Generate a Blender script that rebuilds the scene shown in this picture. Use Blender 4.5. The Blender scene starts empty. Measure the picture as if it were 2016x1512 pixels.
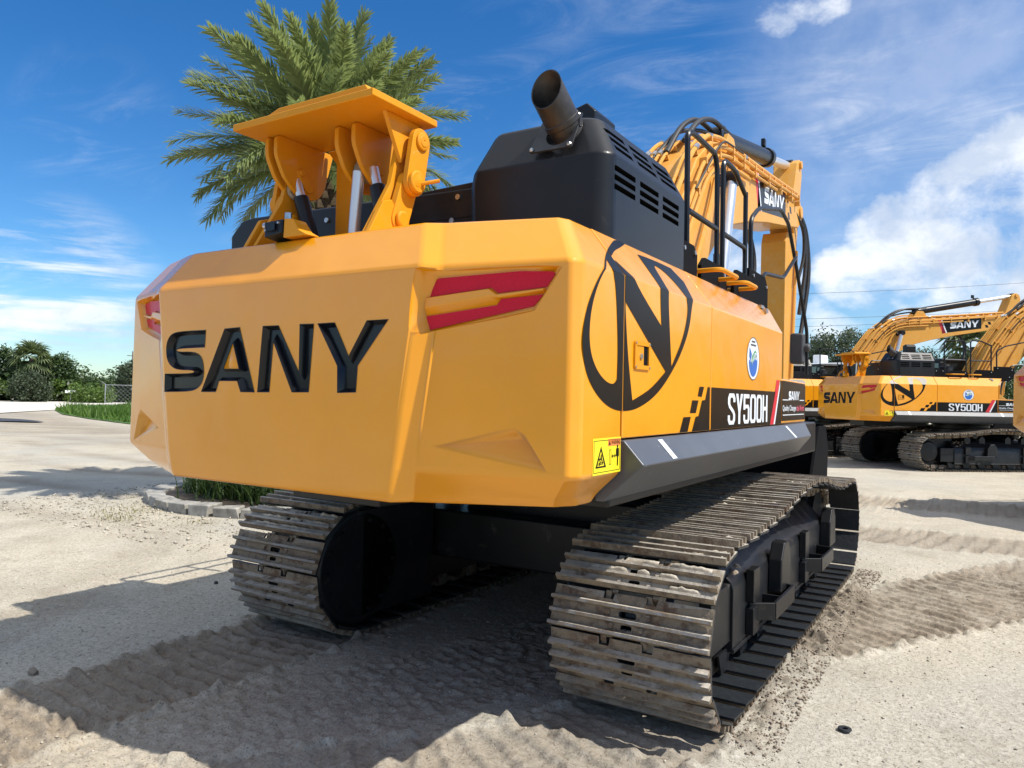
import bpy, bmesh, math, random
import numpy as np
from mathutils import Vector, Matrix
from mathutils.geometry import delaunay_2d_cdt
PI = math.pi
R = math.radians
sc = bpy.context.scene
COL = sc.collection
random.seed(7)
rng = np.random.default_rng(11)

# ------------------------------------------------------------------ materials
class NT:
    def __init__(s, tree):
        s.t = tree; s.n = tree.nodes; s.l = tree.links
    def node(s, typ, **kw):
        n = s.n.new(typ)
        for k, v in kw.items(): setattr(n, k, v)
        return n
    def put(s, sock, v):
        if isinstance(v, bpy.types.NodeSocket): s.l.new(v, sock)
        elif v is not None:
            if isinstance(v, (tuple, list)) and len(v) == 3 and sock.type == 'RGBA': v = (*v, 1)
            sock.default_value = v
    def math(s, op, a, b=None, c=None, clamp=False):
        n = s.node('ShaderNodeMath', operation=op, use_clamp=clamp)
        s.put(n.inputs[0], a)
        if b is not None: s.put(n.inputs[1], b)
        if c is not None: s.put(n.inputs[2], c)
        return n.outputs[0]
    def mix(s, f, a, b, typ='MIX'):
        n = s.node('ShaderNodeMix', data_type='RGBA', blend_type=typ)
        s.put(n.inputs[0], f); s.put(n.inputs[6], a); s.put(n.inputs[7], b)
        return n.outputs[2]
    def noise(s, vec, scale, detail=4, rough=.55, dist=0):
        n = s.node('ShaderNodeTexNoise')
        if vec is not None: s.l.new(vec, n.inputs['Vector'])
        n.inputs['Scale'].default_value = scale; n.inputs['Detail'].default_value = detail
        n.inputs['Roughness'].default_value = rough; n.inputs['Distortion'].default_value = dist
        return n.outputs[0]
    def ramp(s, f, stops):
        n = s.node('ShaderNodeValToRGB'); e = n.color_ramp.elements
        while len(e) < len(stops): e.new(.5)
        for i, (p, c) in enumerate(stops):
            e[i].position = p
            e[i].color = (c, c, c, 1) if isinstance(c, (int, float)) else (*c, 1)
        s.l.new(f, n.inputs[0]); return n.outputs[0]
    def vscale(s, vec, sx, sy, sz):
        n = s.node('ShaderNodeMapping'); s.l.new(vec, n.inputs[0]); n.inputs['Scale'].default_value = (sx, sy, sz)
        return n.outputs[0]
    def step(s, f, lo, hi):
        n = s.node('ShaderNodeMapRange', interpolation_type='SMOOTHSTEP')
        s.put(n.inputs[0], f); n.inputs[1].default_value = lo; n.inputs[2].default_value = hi
        return n.outputs[0]
    def bump(s, h, strength, dist=.01, normal=None):
        n = s.node('ShaderNodeBump'); s.put(n.inputs['Height'], h)
        n.inputs['Strength'].default_value = strength; n.inputs['Distance'].default_value = dist
        if normal is not None: s.l.new(normal, n.inputs['Normal'])
        return n.outputs[0]

def newmat(name):
    m = bpy.data.materials.new(name); m.use_nodes = True
    nt = NT(m.node_tree); p = nt.n['Principled BSDF']
    return m, nt, p
def pset(nt, p, **kw):
    for k, v in kw.items(): nt.put(p.inputs[k.replace('_', ' ')], v)
def objco(nt):
    return nt.node('ShaderNodeTexCoord').outputs['Object']

def simple(name, col, rough=.5, metal=0, coat=0, coatr=.05, var=.15, vscale=5, bump=0, bscale=80, dirt=0, spec=.5):
    m, nt, p = newmat(name); co = objco(nt)
    n = nt.noise(co, vscale, 5, .6)
    dk = tuple(c*(1-var) for c in col); lt = tuple(min(1, c*(1+var)) for c in col)
    base = nt.mix(nt.ramp(n, [(.3, 0), (.7, 1)]), dk, lt)
    rr = nt.math('MULTIPLY_ADD', n, .12, rough-.06)
    if dirt:
        d = nt.step(nt.noise(co, 9, 7, .7), .62-dirt*.15, .78)
        d = nt.math('MULTIPLY', d, dirt)
        base = nt.mix(d, base, (.36, .31, .25)); 
    pset(nt, p, Base_Color=base, Roughness=rr, Metallic=metal, Coat_Weight=coat, Coat_Roughness=coatr)
    p.inputs['Specular IOR Level'].default_value = spec
    if bump: nt.l.new(nt.bump(nt.noise(co, bscale, 3), bump, .004), p.inputs['Normal'])
    return m

def yellow_paint(name, col, rough, coat, dust, wave=.06, cior=1.5):
    m, nt, p = newmat(name); co = objco(nt)
    n1 = nt.noise(co, 1.3, 3); n2 = nt.noise(co, 14, 8, .7)
    base = nt.mix(nt.ramp(n1, [(.3, 0), (.7, 1)]), tuple(c*.95 for c in col), tuple(c*1.04 for c in col))
    d = nt.math('MULTIPLY', nt.step(n2, .42, .75), dust)
    base = nt.mix(d, base, (.62, .44, .20))
    rg = nt.math('MULTIPLY_ADD', n2, .25, rough-.1)
    pset(nt, p, Base_Color=base, Roughness=rg, Coat_Weight=coat); p.inputs['Specular IOR Level'].default_value = .12
    p.inputs['Coat IOR'].default_value = cior; nt.put(p.inputs['Coat Roughness'], nt.math('MULTIPLY_ADD', n2, .03, .0))
    # fine orange peel and long soft waves of a sprayed casting
    h = nt.math('ADD', nt.math('MULTIPLY', nt.noise(co, 260, 2), .05), nt.math('MULTIPLY', nt.noise(co, 2.6, 2), 1.0))
    nt.l.new(nt.bump(h, wave, .06), p.inputs['Normal']); nt.l.new(nt.bump(h, wave, .06), p.inputs['Coat Normal'])
    return m

M = {}
M['yellow'] = yellow_paint('yellow_gloss_paint', (.86, .338, .005), .42, 1.0, .03, .16, 1.62)
M['yellow_satin'] = yellow_paint('yellow_satin_paint', (.70, .285, .010), .5, .2, .08, .03)
M['yellow_boom'] = yellow_paint('yellow_dusty_paint', (.70, .34, .06), .5, .2, .45, .03)
M['black_satin'] = simple('black_satin_panel', (.014, .0145, .016), .36, coat=.10, coatr=.12, var=.25, vscale=2.5, dirt=.05, bump=.15, bscale=300, spec=.25)
M['black_gloss'] = simple('black_gloss_paint', (.005, .006, .009), .2, coat=.15, coatr=.08, spec=.3)
M['black_frame'] = simple('black_undercarriage_paint', (.0105, .011, .0125), .42, coat=.1, coatr=.25, var=.35, vscale=4, dirt=.26, spec=.35)
M['black_void'] = simple('black_inside', (.006, .006, .007), .8, spec=.1)
M['flange'] = simple('flange_steel', (.045, .046, .048), .42, metal=.35, var=.4, vscale=8)
M['rubber'] = simple('black_rubber', (.02, .02, .021), .55, var=.3, vscale=20)
M['vinyl'] = simple('black_vinyl', (.008, .0075, .007), .30, coat=.04, coatr=.1, vscale=9, dirt=.02, spec=.18)
M['white_vinyl'] = simple('white_vinyl', (.74, .78, .82), .4, var=.04)
M['red_vinyl'] = simple('red_vinyl', (.62, .02, .04), .4, var=.05)
M['pink_vinyl'] = simple('pink_vinyl', (.80, .12, .20), .4, var=.05)
M['blue_vinyl'] = simple('blue_vinyl', (.02, .13, .48), .35, var=.2)
M['green_vinyl'] = simple('green_vinyl', (.05, .36, .12), .35, var=.2)
M['warn_yellow'] = simple('warning_yellow', (.88, .72, .02), .45, var=.03)
M['warn_orange'] = simple('warning_orange', (.85, .25, .06), .45, var=.03)
M['chrome'] = simple('chrome_rod', (.78, .77, .75), .3, metal=.7, var=.05)
M['steel'] = simple('bolt_steel', (.5, .5, .5), .3, metal=.9, var=.2, vscale=30)
M['pipe'] = simple('exhaust_steel', (.055, .050, .047), .5, metal=.5, var=.5, vscale=9, bump=.2, bscale=60)
def guard_mat():
    m = simple('grey_guard_paint', (.075, .082, .094), .36, coat=.1, coatr=.2, var=.15, vscale=3, dirt=.14); nt = NT(m.node_tree); p = nt.n['Principled BSDF']
    old = p.inputs['Base Color'].links[0].from_socket; co = objco(nt)
    ch = nt.math('MULTIPLY', nt.step(nt.noise(co, 75, 4, .6), .64, .70), nt.step(nt.noise(co, 5, 4, .6), .50, .62))
    nt.put(p.inputs['Base Color'], nt.mix(nt.math('MULTIPLY', ch, .8), old, (.55, .56, .57))); return m
M['guard'] = guard_mat()
M['glass'] = simple('cab_glass', (.02, .028, .03), .05, coat=1, coatr=.02)
M['mirror_back'] = simple('grey_plastic', (.07, .07, .072), .5)
M['stone'] = simple('edging_stone', (.31, .295, .26), .8, var=.4, vscale=7, bump=.6, bscale=30)
M['galv'] = simple('galvanised_metal', (.42, .43, .44), .45, metal=.4)
M['white_panel'] = simple('white_trailer_paint', (.8, .8, .8), .4, var=.03)
M['wood_pole'] = simple('pole_wood', (.16, .13, .10), .8)
M['rope'] = simple('frayed_cloth', (.34, .28, .2), .9, var=.4, vscale=60, bump=.8, bscale=120)
M['earth'] = simple('planting_earth', (.05, .038, .026), .9, var=.5, vscale=12, bump=.8, bscale=20)
M['caked'] = simple('caked_pale_sand', (.52, .46, .37), .95, var=.35, vscale=30, bump=.9, bscale=70)
M['clod'] = simple('dry_clod', (.27, .215, .16), .95, var=.3, vscale=25, bump=.8, bscale=60)

def reflector():
    m, nt, p = newmat('red_reflective_tape'); co = objco(nt)
    v = nt.node('ShaderNodeTexVoronoi'); nt.l.new(co, v.inputs['Vector']); v.inputs['Scale'].default_value = 260
    n = nt.noise(co, 6, 3)
    base = nt.mix(nt.ramp(v.outputs['Distance'], [(.15, 0), (.5, 1)]), (.80, .008, .040), (.55, .004, .022))
    base = nt.mix(nt.math('MULTIPLY', n, .25), base, (.85, .02, .06))
    pset(nt, p, Base_Color=base, Roughness=.35, Coat_Weight=.15, Coat_Roughness=.1); p.inputs['Specular IOR Level'].default_value = .2
    return m
M['reflector'] = reflector()

def track_mat(name, tip=False, inner=False):
    m, nt, p = newmat(name)
    tc = nt.node('ShaderNodeTexCoord').outputs['Object']
    oi = nt.node('ShaderNodeObjectInfo').outputs['Random']
    ad = nt.node('ShaderNodeVectorMath', operation='ADD'); nt.l.new(tc, ad.inputs[0])
    cm = nt.node('ShaderNodeCombineXYZ')
    for i in range(3): nt.l.new(nt.math('MULTIPLY', oi, 37.0+i*11), cm.inputs[i])
    nt.l.new(cm.outputs[0], ad.inputs[1]); co = ad.outputs[0]
    big = nt.noise(co, 5, 6, .65, .4); fine = nt.noise(co, 38, 6, .7); mid = nt.noise(co, 13, 7, .7)
    geo = nt.node('ShaderNodeNewGeometry'); sx = nt.node('ShaderNodeSeparateXYZ'); nt.l.new(geo.outputs['Normal'], sx.inputs[0])
    if inner:
        base = nt.mix(nt.step(fine, .5, .8), (.018, .021, .024), (.05, .053, .055))
        sand = nt.math('MULTIPLY', nt.step(mid, .66, .8), .35)
        base = nt.mix(sand, base, (.30, .27, .23))
        pset(nt, p, Base_Color=base, Roughness=nt.math('MULTIPLY_ADD', fine, .25, .3), Metallic=.1)
    else:
        rust = nt.mix(nt.ramp(fine, [(.3, 0), (.75, 1)]), (.085, .050, .030), (.22, .13, .075))
        grey = nt.mix(nt.ramp(fine, [(.3, 0), (.7, 1)]), (.075, .062, .050), (.18, .15, .12))
        mud_shade = nt.mix(fine, (.15, .115, .078), (.37, .30, .215))
        base = nt.mix(nt.step(big, .42, .62), rust, grey)
        base = nt.mix(nt.step(mid, .37, .56), base, mud_shade)
        if tip:
            st = nt.mix(fine, (.16, .155, .15), (.42, .41, .40))
            base = nt.mix(nt.step(mid, .62, .40), base, st)
        up = nt.step(sx.outputs[2], .45, .85)
        sand = nt.math('MULTIPLY', up, nt.step(big, .38, .54))
        base = nt.mix(nt.math('MULTIPLY', sand, .92), base, nt.mix(fine, (.42, .375, .31), (.66, .61, .52)))
        pset(nt, p, Base_Color=base, Roughness=nt.math('MULTIPLY_ADD', fine, .3, .42 if tip else .6), Metallic=.45 if tip else .1)
    h = nt.math('ADD', nt.math('MULTIPLY', mid, 1.0), nt.math('MULTIPLY', fine, .5))
    nt.l.new(nt.bump(h, .25 if inner else .8, .012), p.inputs['Normal'])
    return m
M['track'] = track_mat('rusty_track_steel'); M['track_tip'] = track_mat('worn_grouser_steel', tip=True); M['track_in'] = track_mat('black_shoe_inside', inner=True)

def leafmat(name, a, b, trans=.25, rough=.5, scale=2.0):
    m, nt, p = newmat(name); geo = nt.node('ShaderNodeNewGeometry')
    oi = nt.node('ShaderNodeObjectInfo').outputs['Random']
    n = nt.noise(geo.outputs['Position'], scale, 3)
    rnd = nt.math('FRACT', nt.math('ADD', geo.outputs['Random Per Island'], oi))
    f = nt.math('MULTIPLY_ADD', rnd, .6, nt.math('MULTIPLY', n, .45))
    base = nt.mix(f, a, b)
    pset(nt, p, Base_Color=base, Roughness=rough)
    tr = nt.node('ShaderNodeBsdfTranslucent'); nt.put(tr.inputs[0], nt.mix(.5, base, (b[0]*1.4, b[1]*1.5, b[2])))
    mx = nt.node('ShaderNodeMixShader'); mx.inputs[0].default_value = trans
    nt.l.new(p.outputs[0], mx.inputs[1]); nt.l.new(tr.outputs[0], mx.inputs[2])
    nt.l.new(mx.outputs[0], nt.n['Material Output'].inputs[0])
    return m
M['frond'] = leafmat('palm_leaflet', (.115, .158, .064), (.32, .365, .155), .35, .36)
M['leaf'] = leafmat('dark_green_leaf', (.018, .040, .010), (.070, .115, .026), .25, .5, .35)
M['leaf_light'] = leafmat('light_green_leaf', (.055, .11, .018), (.14, .21, .035), .3, .5, .35)
M['leaf_grey'] = leafmat('dusty_olive_leaf', (.026, .045, .022), (.085, .11, .055), .25, .6, .5)
M['fan_leaf'] = leafmat('fan_palm_leaf', (.04, .07, .025), (.15, .18, .07), .25, .5)
M['grass'] = leafmat('short_grass', (.045, .10, .012), (.13, .22, .03), .3, .6, .3)
M['dry_grass'] = leafmat('dry_grass', (.12, .13, .035), (.30, .26, .10), .3, .6, 1)
M['bark'] = simple('brown_bark', (.10, .075, .055), .85, var=.4, vscale=14, bump=.8, bscale=25)
M['palm_bark'] = simple('palm_trunk_bark', (.085, .055, .038), .9, var=.5, vscale=10, bump=.6, bscale=40)
M['boot'] = simple('cut_frond_base', (.26, .19, .12), .8, var=.35, vscale=20)

# ------------------------------------------------------------------ mesh builder
class MB:
    def __init__(s): s.v = []; s.f = []; s.m = []; s.g = []
    def add(s, vs, fs, mi=0):
        o = len(s.v); s.g.append((o, len(s.f))); s.v += [tuple(v) for v in vs]
        for f in fs: s.f.append(tuple(i+o for i in f)); s.m.append(mi)
        return s
    def hexa(s, p, mi=0):
        return s.add(p, [(0, 3, 2, 1), (4, 5, 6, 7), (0, 1, 5, 4), (1, 2, 6, 5), (2, 3, 7, 6), (3, 0, 4, 7)], mi)
    def box(s, x0, x1, y0, y1, z0, z1, mi=0):
        return s.hexa([(x0, y0, z0), (x1, y0, z0), (x1, y1, z0), (x0, y1, z0), (x0, y0, z1), (x1, y0, z1), (x1, y1, z1), (x0, y1, z1)], mi)
    def prism(s, poly, ax, a, b, mi=0):
        def P(u, v, w): return {'x': (w, u, v), 'y': (u, w, v), 'z': (u, v, w)}[ax]
        n = len(poly)
        s.add([P(u, v, a) for u, v in poly]+[P(u, v, b) for u, v in poly],
              [tuple(range(n)), tuple(range(2*n-1, n-1, -1))]+[(i, (i+1) % n, n+(i+1) % n, n+i) for i in range(n)], mi)
        return s
    def cyl(s, p0, p1, r, n=20, r1=None, mi=0, cap=True):
        p0, p1 = Vector(p0), Vector(p1); d = (p1-p0).normalized(); r1 = r if r1 is None else r1
        a = d.orthogonal().normalized(); b = d.cross(a)
        vs = []
        for p, rr in ((p0, r), (p1, r1)):
            for i in range(n):
                t = 2*PI*i/n; vs.append(p+(a*math.cos(t)+b*math.sin(t))*rr)
        fs = [(i, (i+1) % n, n+(i+1) % n, n+i) for i in range(n)]
        if cap: fs += [tuple(range(n-1, -1, -1)), tuple(range(n, 2*n))]
        return s.add(vs, fs, mi)
    def lathe(s, prof, p0, ax, n=24, mi=0):
        p0 = Vector(p0); d = Vector(ax).normalized(); a = d.orthogonal().normalized(); b = d.cross(a); vs = []; k = len(prof)
        for r, h in prof:
            for i in range(n):
                t = 2*PI*i/n; vs.append(p0+d*h+(a*math.cos(t)+b*math.sin(t))*r)
        fs = [(j*n+i, j*n+(i+1) % n, (j+1)*n+(i+1) % n, (j+1)*n+i) for j in range(k-1) for i in range(n)]
        fs += [tuple(range(n-1, -1, -1)), tuple(range((k-1)*n, k*n))]
        return s.add(vs, fs, mi)
    def tube(s, pts, r, n=10, mi=0, closed=False):
        P = [Vector(p) for p in pts]; k = len(P); vs = []
        T = []
        for i in range(k):
            if closed: t = P[(i+1) % k]-P[i-1]
            else: t = P[min(i+1, k-1)]-P[max(i-1, 0)]
            T.append(t.normalized())
        a = T[0].orthogonal().normalized()
        for i in range(k):
            a = (a-T[i]*a.dot(T[i])).normalized(); b = T[i].cross(a)
            for j in range(n):
                t = 2*PI*j/n; vs.append(P[i]+(a*math.cos(t)+b*math.sin(t))*r)
        kk = k if closed else k-1
        fs = [(i*n+j, i*n+(j+1) % n, ((i+1) % k)*n+(j+1) % n, ((i+1) % k)*n+j) for i in range(kk) for j in range(n)]
        if not closed: fs += [tuple(range(n-1, -1, -1)), tuple(range((k-1)*n, k*n))]
        return s.add(vs, fs, mi)
    def sphere(s, c, r, n=14, mi=0, sz=1):
        c = Vector(c); k = n//2
        prof = [(r*math.sin(PI*i/k)+1e-4, -r*sz*math.cos(PI*i/k)) for i in range(k+1)]
        return s.lathe(prof, c, (0, 0, 1), n, mi)
    def hull(s, pts, mi=0):
        bm = bmesh.new()
        for p in pts: bm.verts.new(p)
        r = bmesh.ops.convex_hull(bm, input=bm.verts)
        bm.verts.index_update(); bm.faces.ensure_lookup_table()
        used = [v for v in bm.verts if v.link_faces]; ix = {v: i for i, v in enumerate(used)}
        s.add([v.co.copy() for v in used], [tuple(ix[v] for v in f.verts) for f in bm.faces], mi); bm.free()
        return s

def fil(pts, r, seg=5, closed=False):
    P = [Vector(p) for p in pts]; out = []; n = len(P)
    for i in range(n):
        if not closed and i in (0, n-1): out.append(P[i]); continue
        a, b, c = P[i-1], P[i], P[(i+1) % n]
        d1 = (a-b); d2 = (c-b); rr = min(r, d1.length*.45, d2.length*.45)
        q0 = b+d1.normalized()*rr; q1 = b+d2.normalized()*rr
        for k in range(seg+1):
            t = k/seg; out.append(q0*(1-t)**2+b*2*t*(1-t)+q1*t*t)
    return out
def fil2(pts, r, seg=5):
    return [(p.x, p.y) for p in fil([(a, b, 0) for a, b in pts], r, seg, True)]

def link(o, parent=None):
    COL.objects.link(o)
    if parent is not None: o.parent = parent
    return o
def build(name, mb, mats, parent=None, bevel=0, seg=2, ang=32, bang=28, recalc=True, smooth=True):
    me = bpy.data.meshes.new(name); me.from_pydata(mb.v, [], mb.f); 
    if not isinstance(mats, (list, tuple)): mats = [mats]
    for m in mats: me.materials.append(M[m] if isinstance(m, str) else m)
    me.polygons.foreach_set('material_index', mb.m)
    if recalc:
        bm = bmesh.new(); bm.from_mesh(me); bmesh.ops.recalc_face_normals(bm, faces=bm.faces); bm.to_mesh(me); bm.free()
    if smooth:
        me.shade_smooth()
        if not bevel: me.set_sharp_from_angle(angle=R(ang))
    o = bpy.data.objects.new(name, me); link(o, parent)
    if bevel:
        b = o.modifiers.new('Bevel', 'BEVEL'); b.width = bevel; b.segments = seg; b.limit_method = 'ANGLE'; b.angle_limit = R(bang); b.harden_normals = True
        b.use_clamp_overlap = True
    return o
def build_each(name, mb, mats, parent=None, **kw):
    """every shape in mb becomes an object of its own"""
    out = []
    for i, (v0, f0) in enumerate(mb.g):
        v1, f1 = mb.g[i+1] if i+1 < len(mb.g) else (len(mb.v), len(mb.f))
        q = MB(); q.add(mb.v[v0:v1], [tuple(k-v0 for k in f) for f in mb.f[f0:f1]]); q.m = mb.m[f0:f1]
        out.append(build(name, q, mats, parent, **kw))
    return out
def mesh_np(name, V, F, mats, parent=None, mi=None):
    V = np.asarray(V, dtype=np.float32); F = np.asarray(F, dtype=np.int32); n, k = F.shape
    me = bpy.data.meshes.new(name); me.vertices.add(len(V)); me.vertices.foreach_set('co', V.ravel())
    me.loops.add(n*k); me.loops.foreach_set('vertex_index', F.ravel())
    me.polygons.add(n); me.polygons.foreach_set('loop_start', np.arange(0, n*k, k, dtype=np.int32))
    if mi is not None: me.polygons.foreach_set('material_index', np.asarray(mi, dtype=np.int32))
    for m in mats: me.materials.append(M[m] if isinstance(m, str) else m)
    me.update(calc_edges=True)
    o = bpy.data.objects.new(name, me); link(o, parent); return o
def tag(o, label=None, cat=None, group=None, kind=None):
    if label: o['label'] = label
    if cat: o['category'] = cat
    if group: o['group'] = group
    if kind: o['kind'] = kind
    return o
def empty(name, loc=(0, 0, 0), rz=0):
    o = bpy.data.objects.new(name, None); o.empty_display_size = .3; COL.objects.link(o); o.location = loc; o.rotation_euler = (0, 0, rz); return o
KIDS = {}
def copy_tree(o, parent=None):
    c = o.copy(); COL.objects.link(c)
    if parent is not None: c.parent = parent
    for ch in [k for k in ALL if k.parent == o]: copy_tree(ch, c)
    return c
def realize(o):
    """bake the modifier stack of o into its mesh"""
    dg = bpy.context.evaluated_depsgraph_get(); dg.update()
    me = bpy.data.meshes.new_from_object(o.evaluated_get(dg), preserve_all_data_layers=True, depsgraph=dg)
    o.modifiers.clear(); o.data = me; return o

def cdt(loops, extra=[]):
    """fill loops (first outer, others holes by winding-free rule) -> verts, tris"""
    vs = []; es = []
    for l in loops:
        o = len(vs); vs += [Vector(p) for p in l]; es += [(o+i, o+(i+1) % len(l)) for i in range(len(l))]
    for a, b in extra:
        o = len(vs); vs += [Vector(a), Vector(b)]; es.append((o, o+1))
    V, E_, F, *_ = delaunay_2d_cdt(vs, es, [], 0, 1e-6)
    V = [(v.x, v.y) for v in V]; F = [tuple(f) for f in F]
    def inside(x, y):
        c = False
        for l in loops:
            n = len(l)
            for i in range(n):
                x1, y1 = l[i]; x2, y2 = l[(i+1) % n]
                if (y1 > y) != (y2 > y) and x < (x2-x1)*(y-y1)/(y2-y1)+x1: c = not c
        return c
    F = [f for f in F if inside(sum(V[i][0] for i in f)/len(f), sum(V[i][1] for i in f)/len(f))]
    # delaunay can return tris over the whole hull: kept only those inside an odd number of loops
    return V, F
def sheet(mb, loops, fn, mi=0, extra=[]):
    V, F = cdt(loops, extra); mb.add([fn(u, v) for u, v in V], F, mi); return mb
def plate(mb, loops, fn, d0, d1, mi=0, mtop=None, mside=None):
    """solid plate with holes: fn(u,v,d)"""
    V, F = cdt(loops); n = len(V)
    mb.add([fn(u, v, d0) for u, v in V], [tuple(reversed(f)) for f in F], mi)
    mb.add([fn(u, v, d1) for u, v in V], F, mi if mtop is None else mtop)
    for l in loops:
        k = len(l)
        mb.add([fn(u, v, d0) for u, v in l]+[fn(u, v, d1) for u, v in l], [(i, (i+1) % k, k+(i+1) % k, k+i) for i in range(k)], mi if mside is None else mside)
    return mb
def weld(o, dist=1e-5):
    bm = bmesh.new(); bm.from_mesh(o.data); bmesh.ops.remove_doubles(bm, verts=bm.verts, dist=dist); bmesh.ops.recalc_face_normals(bm, faces=bm.faces); bm.to_mesh(o.data); bm.free(); return o
def offset(poly, d):
    """miter offset; positive d moves inward"""
    n = len(poly); A = sum(poly[i][0]*poly[(i+1) % n][1]-poly[(i+1) % n][0]*poly[i][1] for i in range(n)); sg = 1 if A > 0 else -1
    out = []
    for i in range(n):
        p0, p1, p2 = Vector(poly[i-1]), Vector(poly[i]), Vector(poly[(i+1) % n])
        e1 = (p1-p0).normalized(); e2 = (p2-p1).normalized()
        n1 = Vector((-e1.y, e1.x))*sg; n2 = Vector((-e2.y, e2.x))*sg
        b = (n1+n2); 
        if b.length < 1e-4: b = n1.copy()
        b.normalize(); k = d/max(.45, b.dot(n1)); q = p1+b*k; out.append((q.x, q.y))
    return out
_fc = {}
def text2d(body, bold=0):
    """built-in font -> verts, faces normalised to unit height"""
    cu = bpy.data.curves.new('t', 'FONT'); cu.body = body; cu.size = 1; cu.offset = bold; cu.resolution_u = 3
    o = bpy.data.objects.new('t', cu); COL.objects.link(o); dg = bpy.context.evaluated_depsgraph_get(); dg.update()
    me = bpy.data.meshes.new_from_object(o.evaluated_get(dg)); V = [(v.co.x, v.co.y) for v in me.vertices]; F = [tuple(p.vertices) for p in me.polygons]
    bpy.data.objects.remove(o); bpy.data.curves.remove(cu); bpy.data.meshes.remove(me)
    xs = [v[0] for v in V]; ys = [v[1] for v in V]; x0, x1, y0, y1 = min(xs), max(xs), min(ys), max(ys)
    return [((x-x0)/(x1-x0), (y-y0)/(y1-y0)) for x, y in V], F
def put_text(mb, body, u0, u1, v0, v1, fn, mi=0, bold=0.0):
    V, F = text2d(body, bold); mb.add([fn(u0+(u1-u0)*a, v0+(v1-v0)*b) for a, b in V], F, mi); return mb
LET = {'S': [(-0.501, 2.109), (-0.718, 2.108), (-0.791, 2.098), (-0.83, 2.063), (-0.838, 2.012), (-0.827, 1.96), (-0.788, 1.923), (-0.729, 1.905), (-0.6, 1.904), (-0.582, 1.894), (-0.599, 1.881), (-0.843, 1.879), (-0.842, 1.785), (-0.615, 1.79), (-0.547, 1.81), (-0.512, 1.847), (-0.506, 1.904), (-0.519, 1.954), (-0.546, 1.983), (-0.604, 1.997), (-0.73, 1.997), (-0.752, 2.009), (-0.734, 2.02), (-0.506, 2.023)],
 'A': [(-0.229, 2.115), (-0.345, 2.111), (-0.52, 1.79), (-0.406, 1.791), (-0.381, 1.848), (-0.236, 1.849), (-0.207, 1.794), (-0.106, 1.794)], 'Ah': [(-0.278, 2.043), (-0.224, 1.906), (-0.349, 1.906)],
 'N': [(0.058, 2.115), (-0.052, 2.115), (-0.08, 1.795), (0.003, 1.796), (0.024, 2.044), (0.165, 1.798), (0.276, 1.8), (0.299, 2.115), (0.209, 2.116), (0.21, 1.889)],
 'Y': [(0.33, 2.115), (0.435, 2.116), (0.528, 1.96), (0.634, 2.118), (0.754, 2.119), (0.582, 1.921), (0.575, 1.804), (0.465, 1.8), (0.461, 1.921)]}
LOGO = [[(-3.147, 2.577), (-3.339, 2.474), (-3.515, 2.351), (-3.611, 2.254), (-3.684, 2.148), (-3.712, 2.033), (-3.693, 1.939), (-3.646, 1.868), (-3.551, 1.801), (-3.438, 1.757), (-3.305, 1.741), (-3.129, 1.753), (-2.902, 1.817), (-2.712, 1.923), (-2.549, 2.048), (-2.432, 2.185), (-2.393, 2.327), (-2.348, 2.386), (-2.279, 2.493), (-2.349, 2.582), (-2.613, 2.586), (-2.842, 2.573), (-2.857, 2.384), (-2.875, 2.34), (-2.85, 2.159), (-3.155, 2.309), (-3.261, 2.4), (-3.312, 2.451), (-3.206, 2.511), (-3.04, 2.575), (-2.93, 2.622), (-3.05, 2.622)],
 [(-3.413, 2.412), (-3.547, 2.309), (-3.628, 2.183), (-3.651, 2.066), (-3.632, 1.977), (-3.57, 1.911), (-3.486, 1.869), (-3.407, 1.857), (-3.371, 1.882), (-3.366, 2.029), (-3.396, 2.271), (-3.429, 2.342)],
 [(-2.651, 2.542), (-2.546, 2.511), (-2.487, 2.429), (-2.486, 2.339), (-2.46, 2.289), (-2.49, 2.195), (-2.562, 2.092), (-2.7, 1.967), (-2.733, 2.144), (-2.763, 2.341), (-2.726, 2.425), (-2.697, 2.515)],
 [(-3.293, 2.228), (-2.783, 1.938), (-2.977, 1.846), (-3.197, 1.791), (-3.253, 1.974), (-3.29, 2.172)]]

# ------------------------------------------------------------------ excavator
def chaikin(poly, it=2, maxang=48):
    for _ in range(it):
        n = len(poly); out = []
        for i in range(n):
            a, b, c = Vector(poly[i-1]), Vector(poly[i]), Vector(poly[(i+1) % n])
            if (b-a).length < 1e-6 or (c-b).length < 1e-6: continue
            if (b-a).angle(c-b) < R(maxang):
                out += [tuple(b+(a-b)*.25), tuple(b+(c-b)*.25)]
            else: out.append(tuple(b))
        poly = out
    return poly
ZC = 2.345
_cl = math.hypot(.17, .225)
def side(y, s, d=.0015, x=1.6):
    if s <= ZC+1e-6: return (x+d, y, s)
    k = (s-ZC)/_cl
    return (x-.17*k+d*.8, y, ZC+.225*k+d*.6)
EX = empty('excavator')
def part(name, mb, mats, parent=None, **kw): return build(name, mb, mats, EX if parent is None else parent, **kw)

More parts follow.
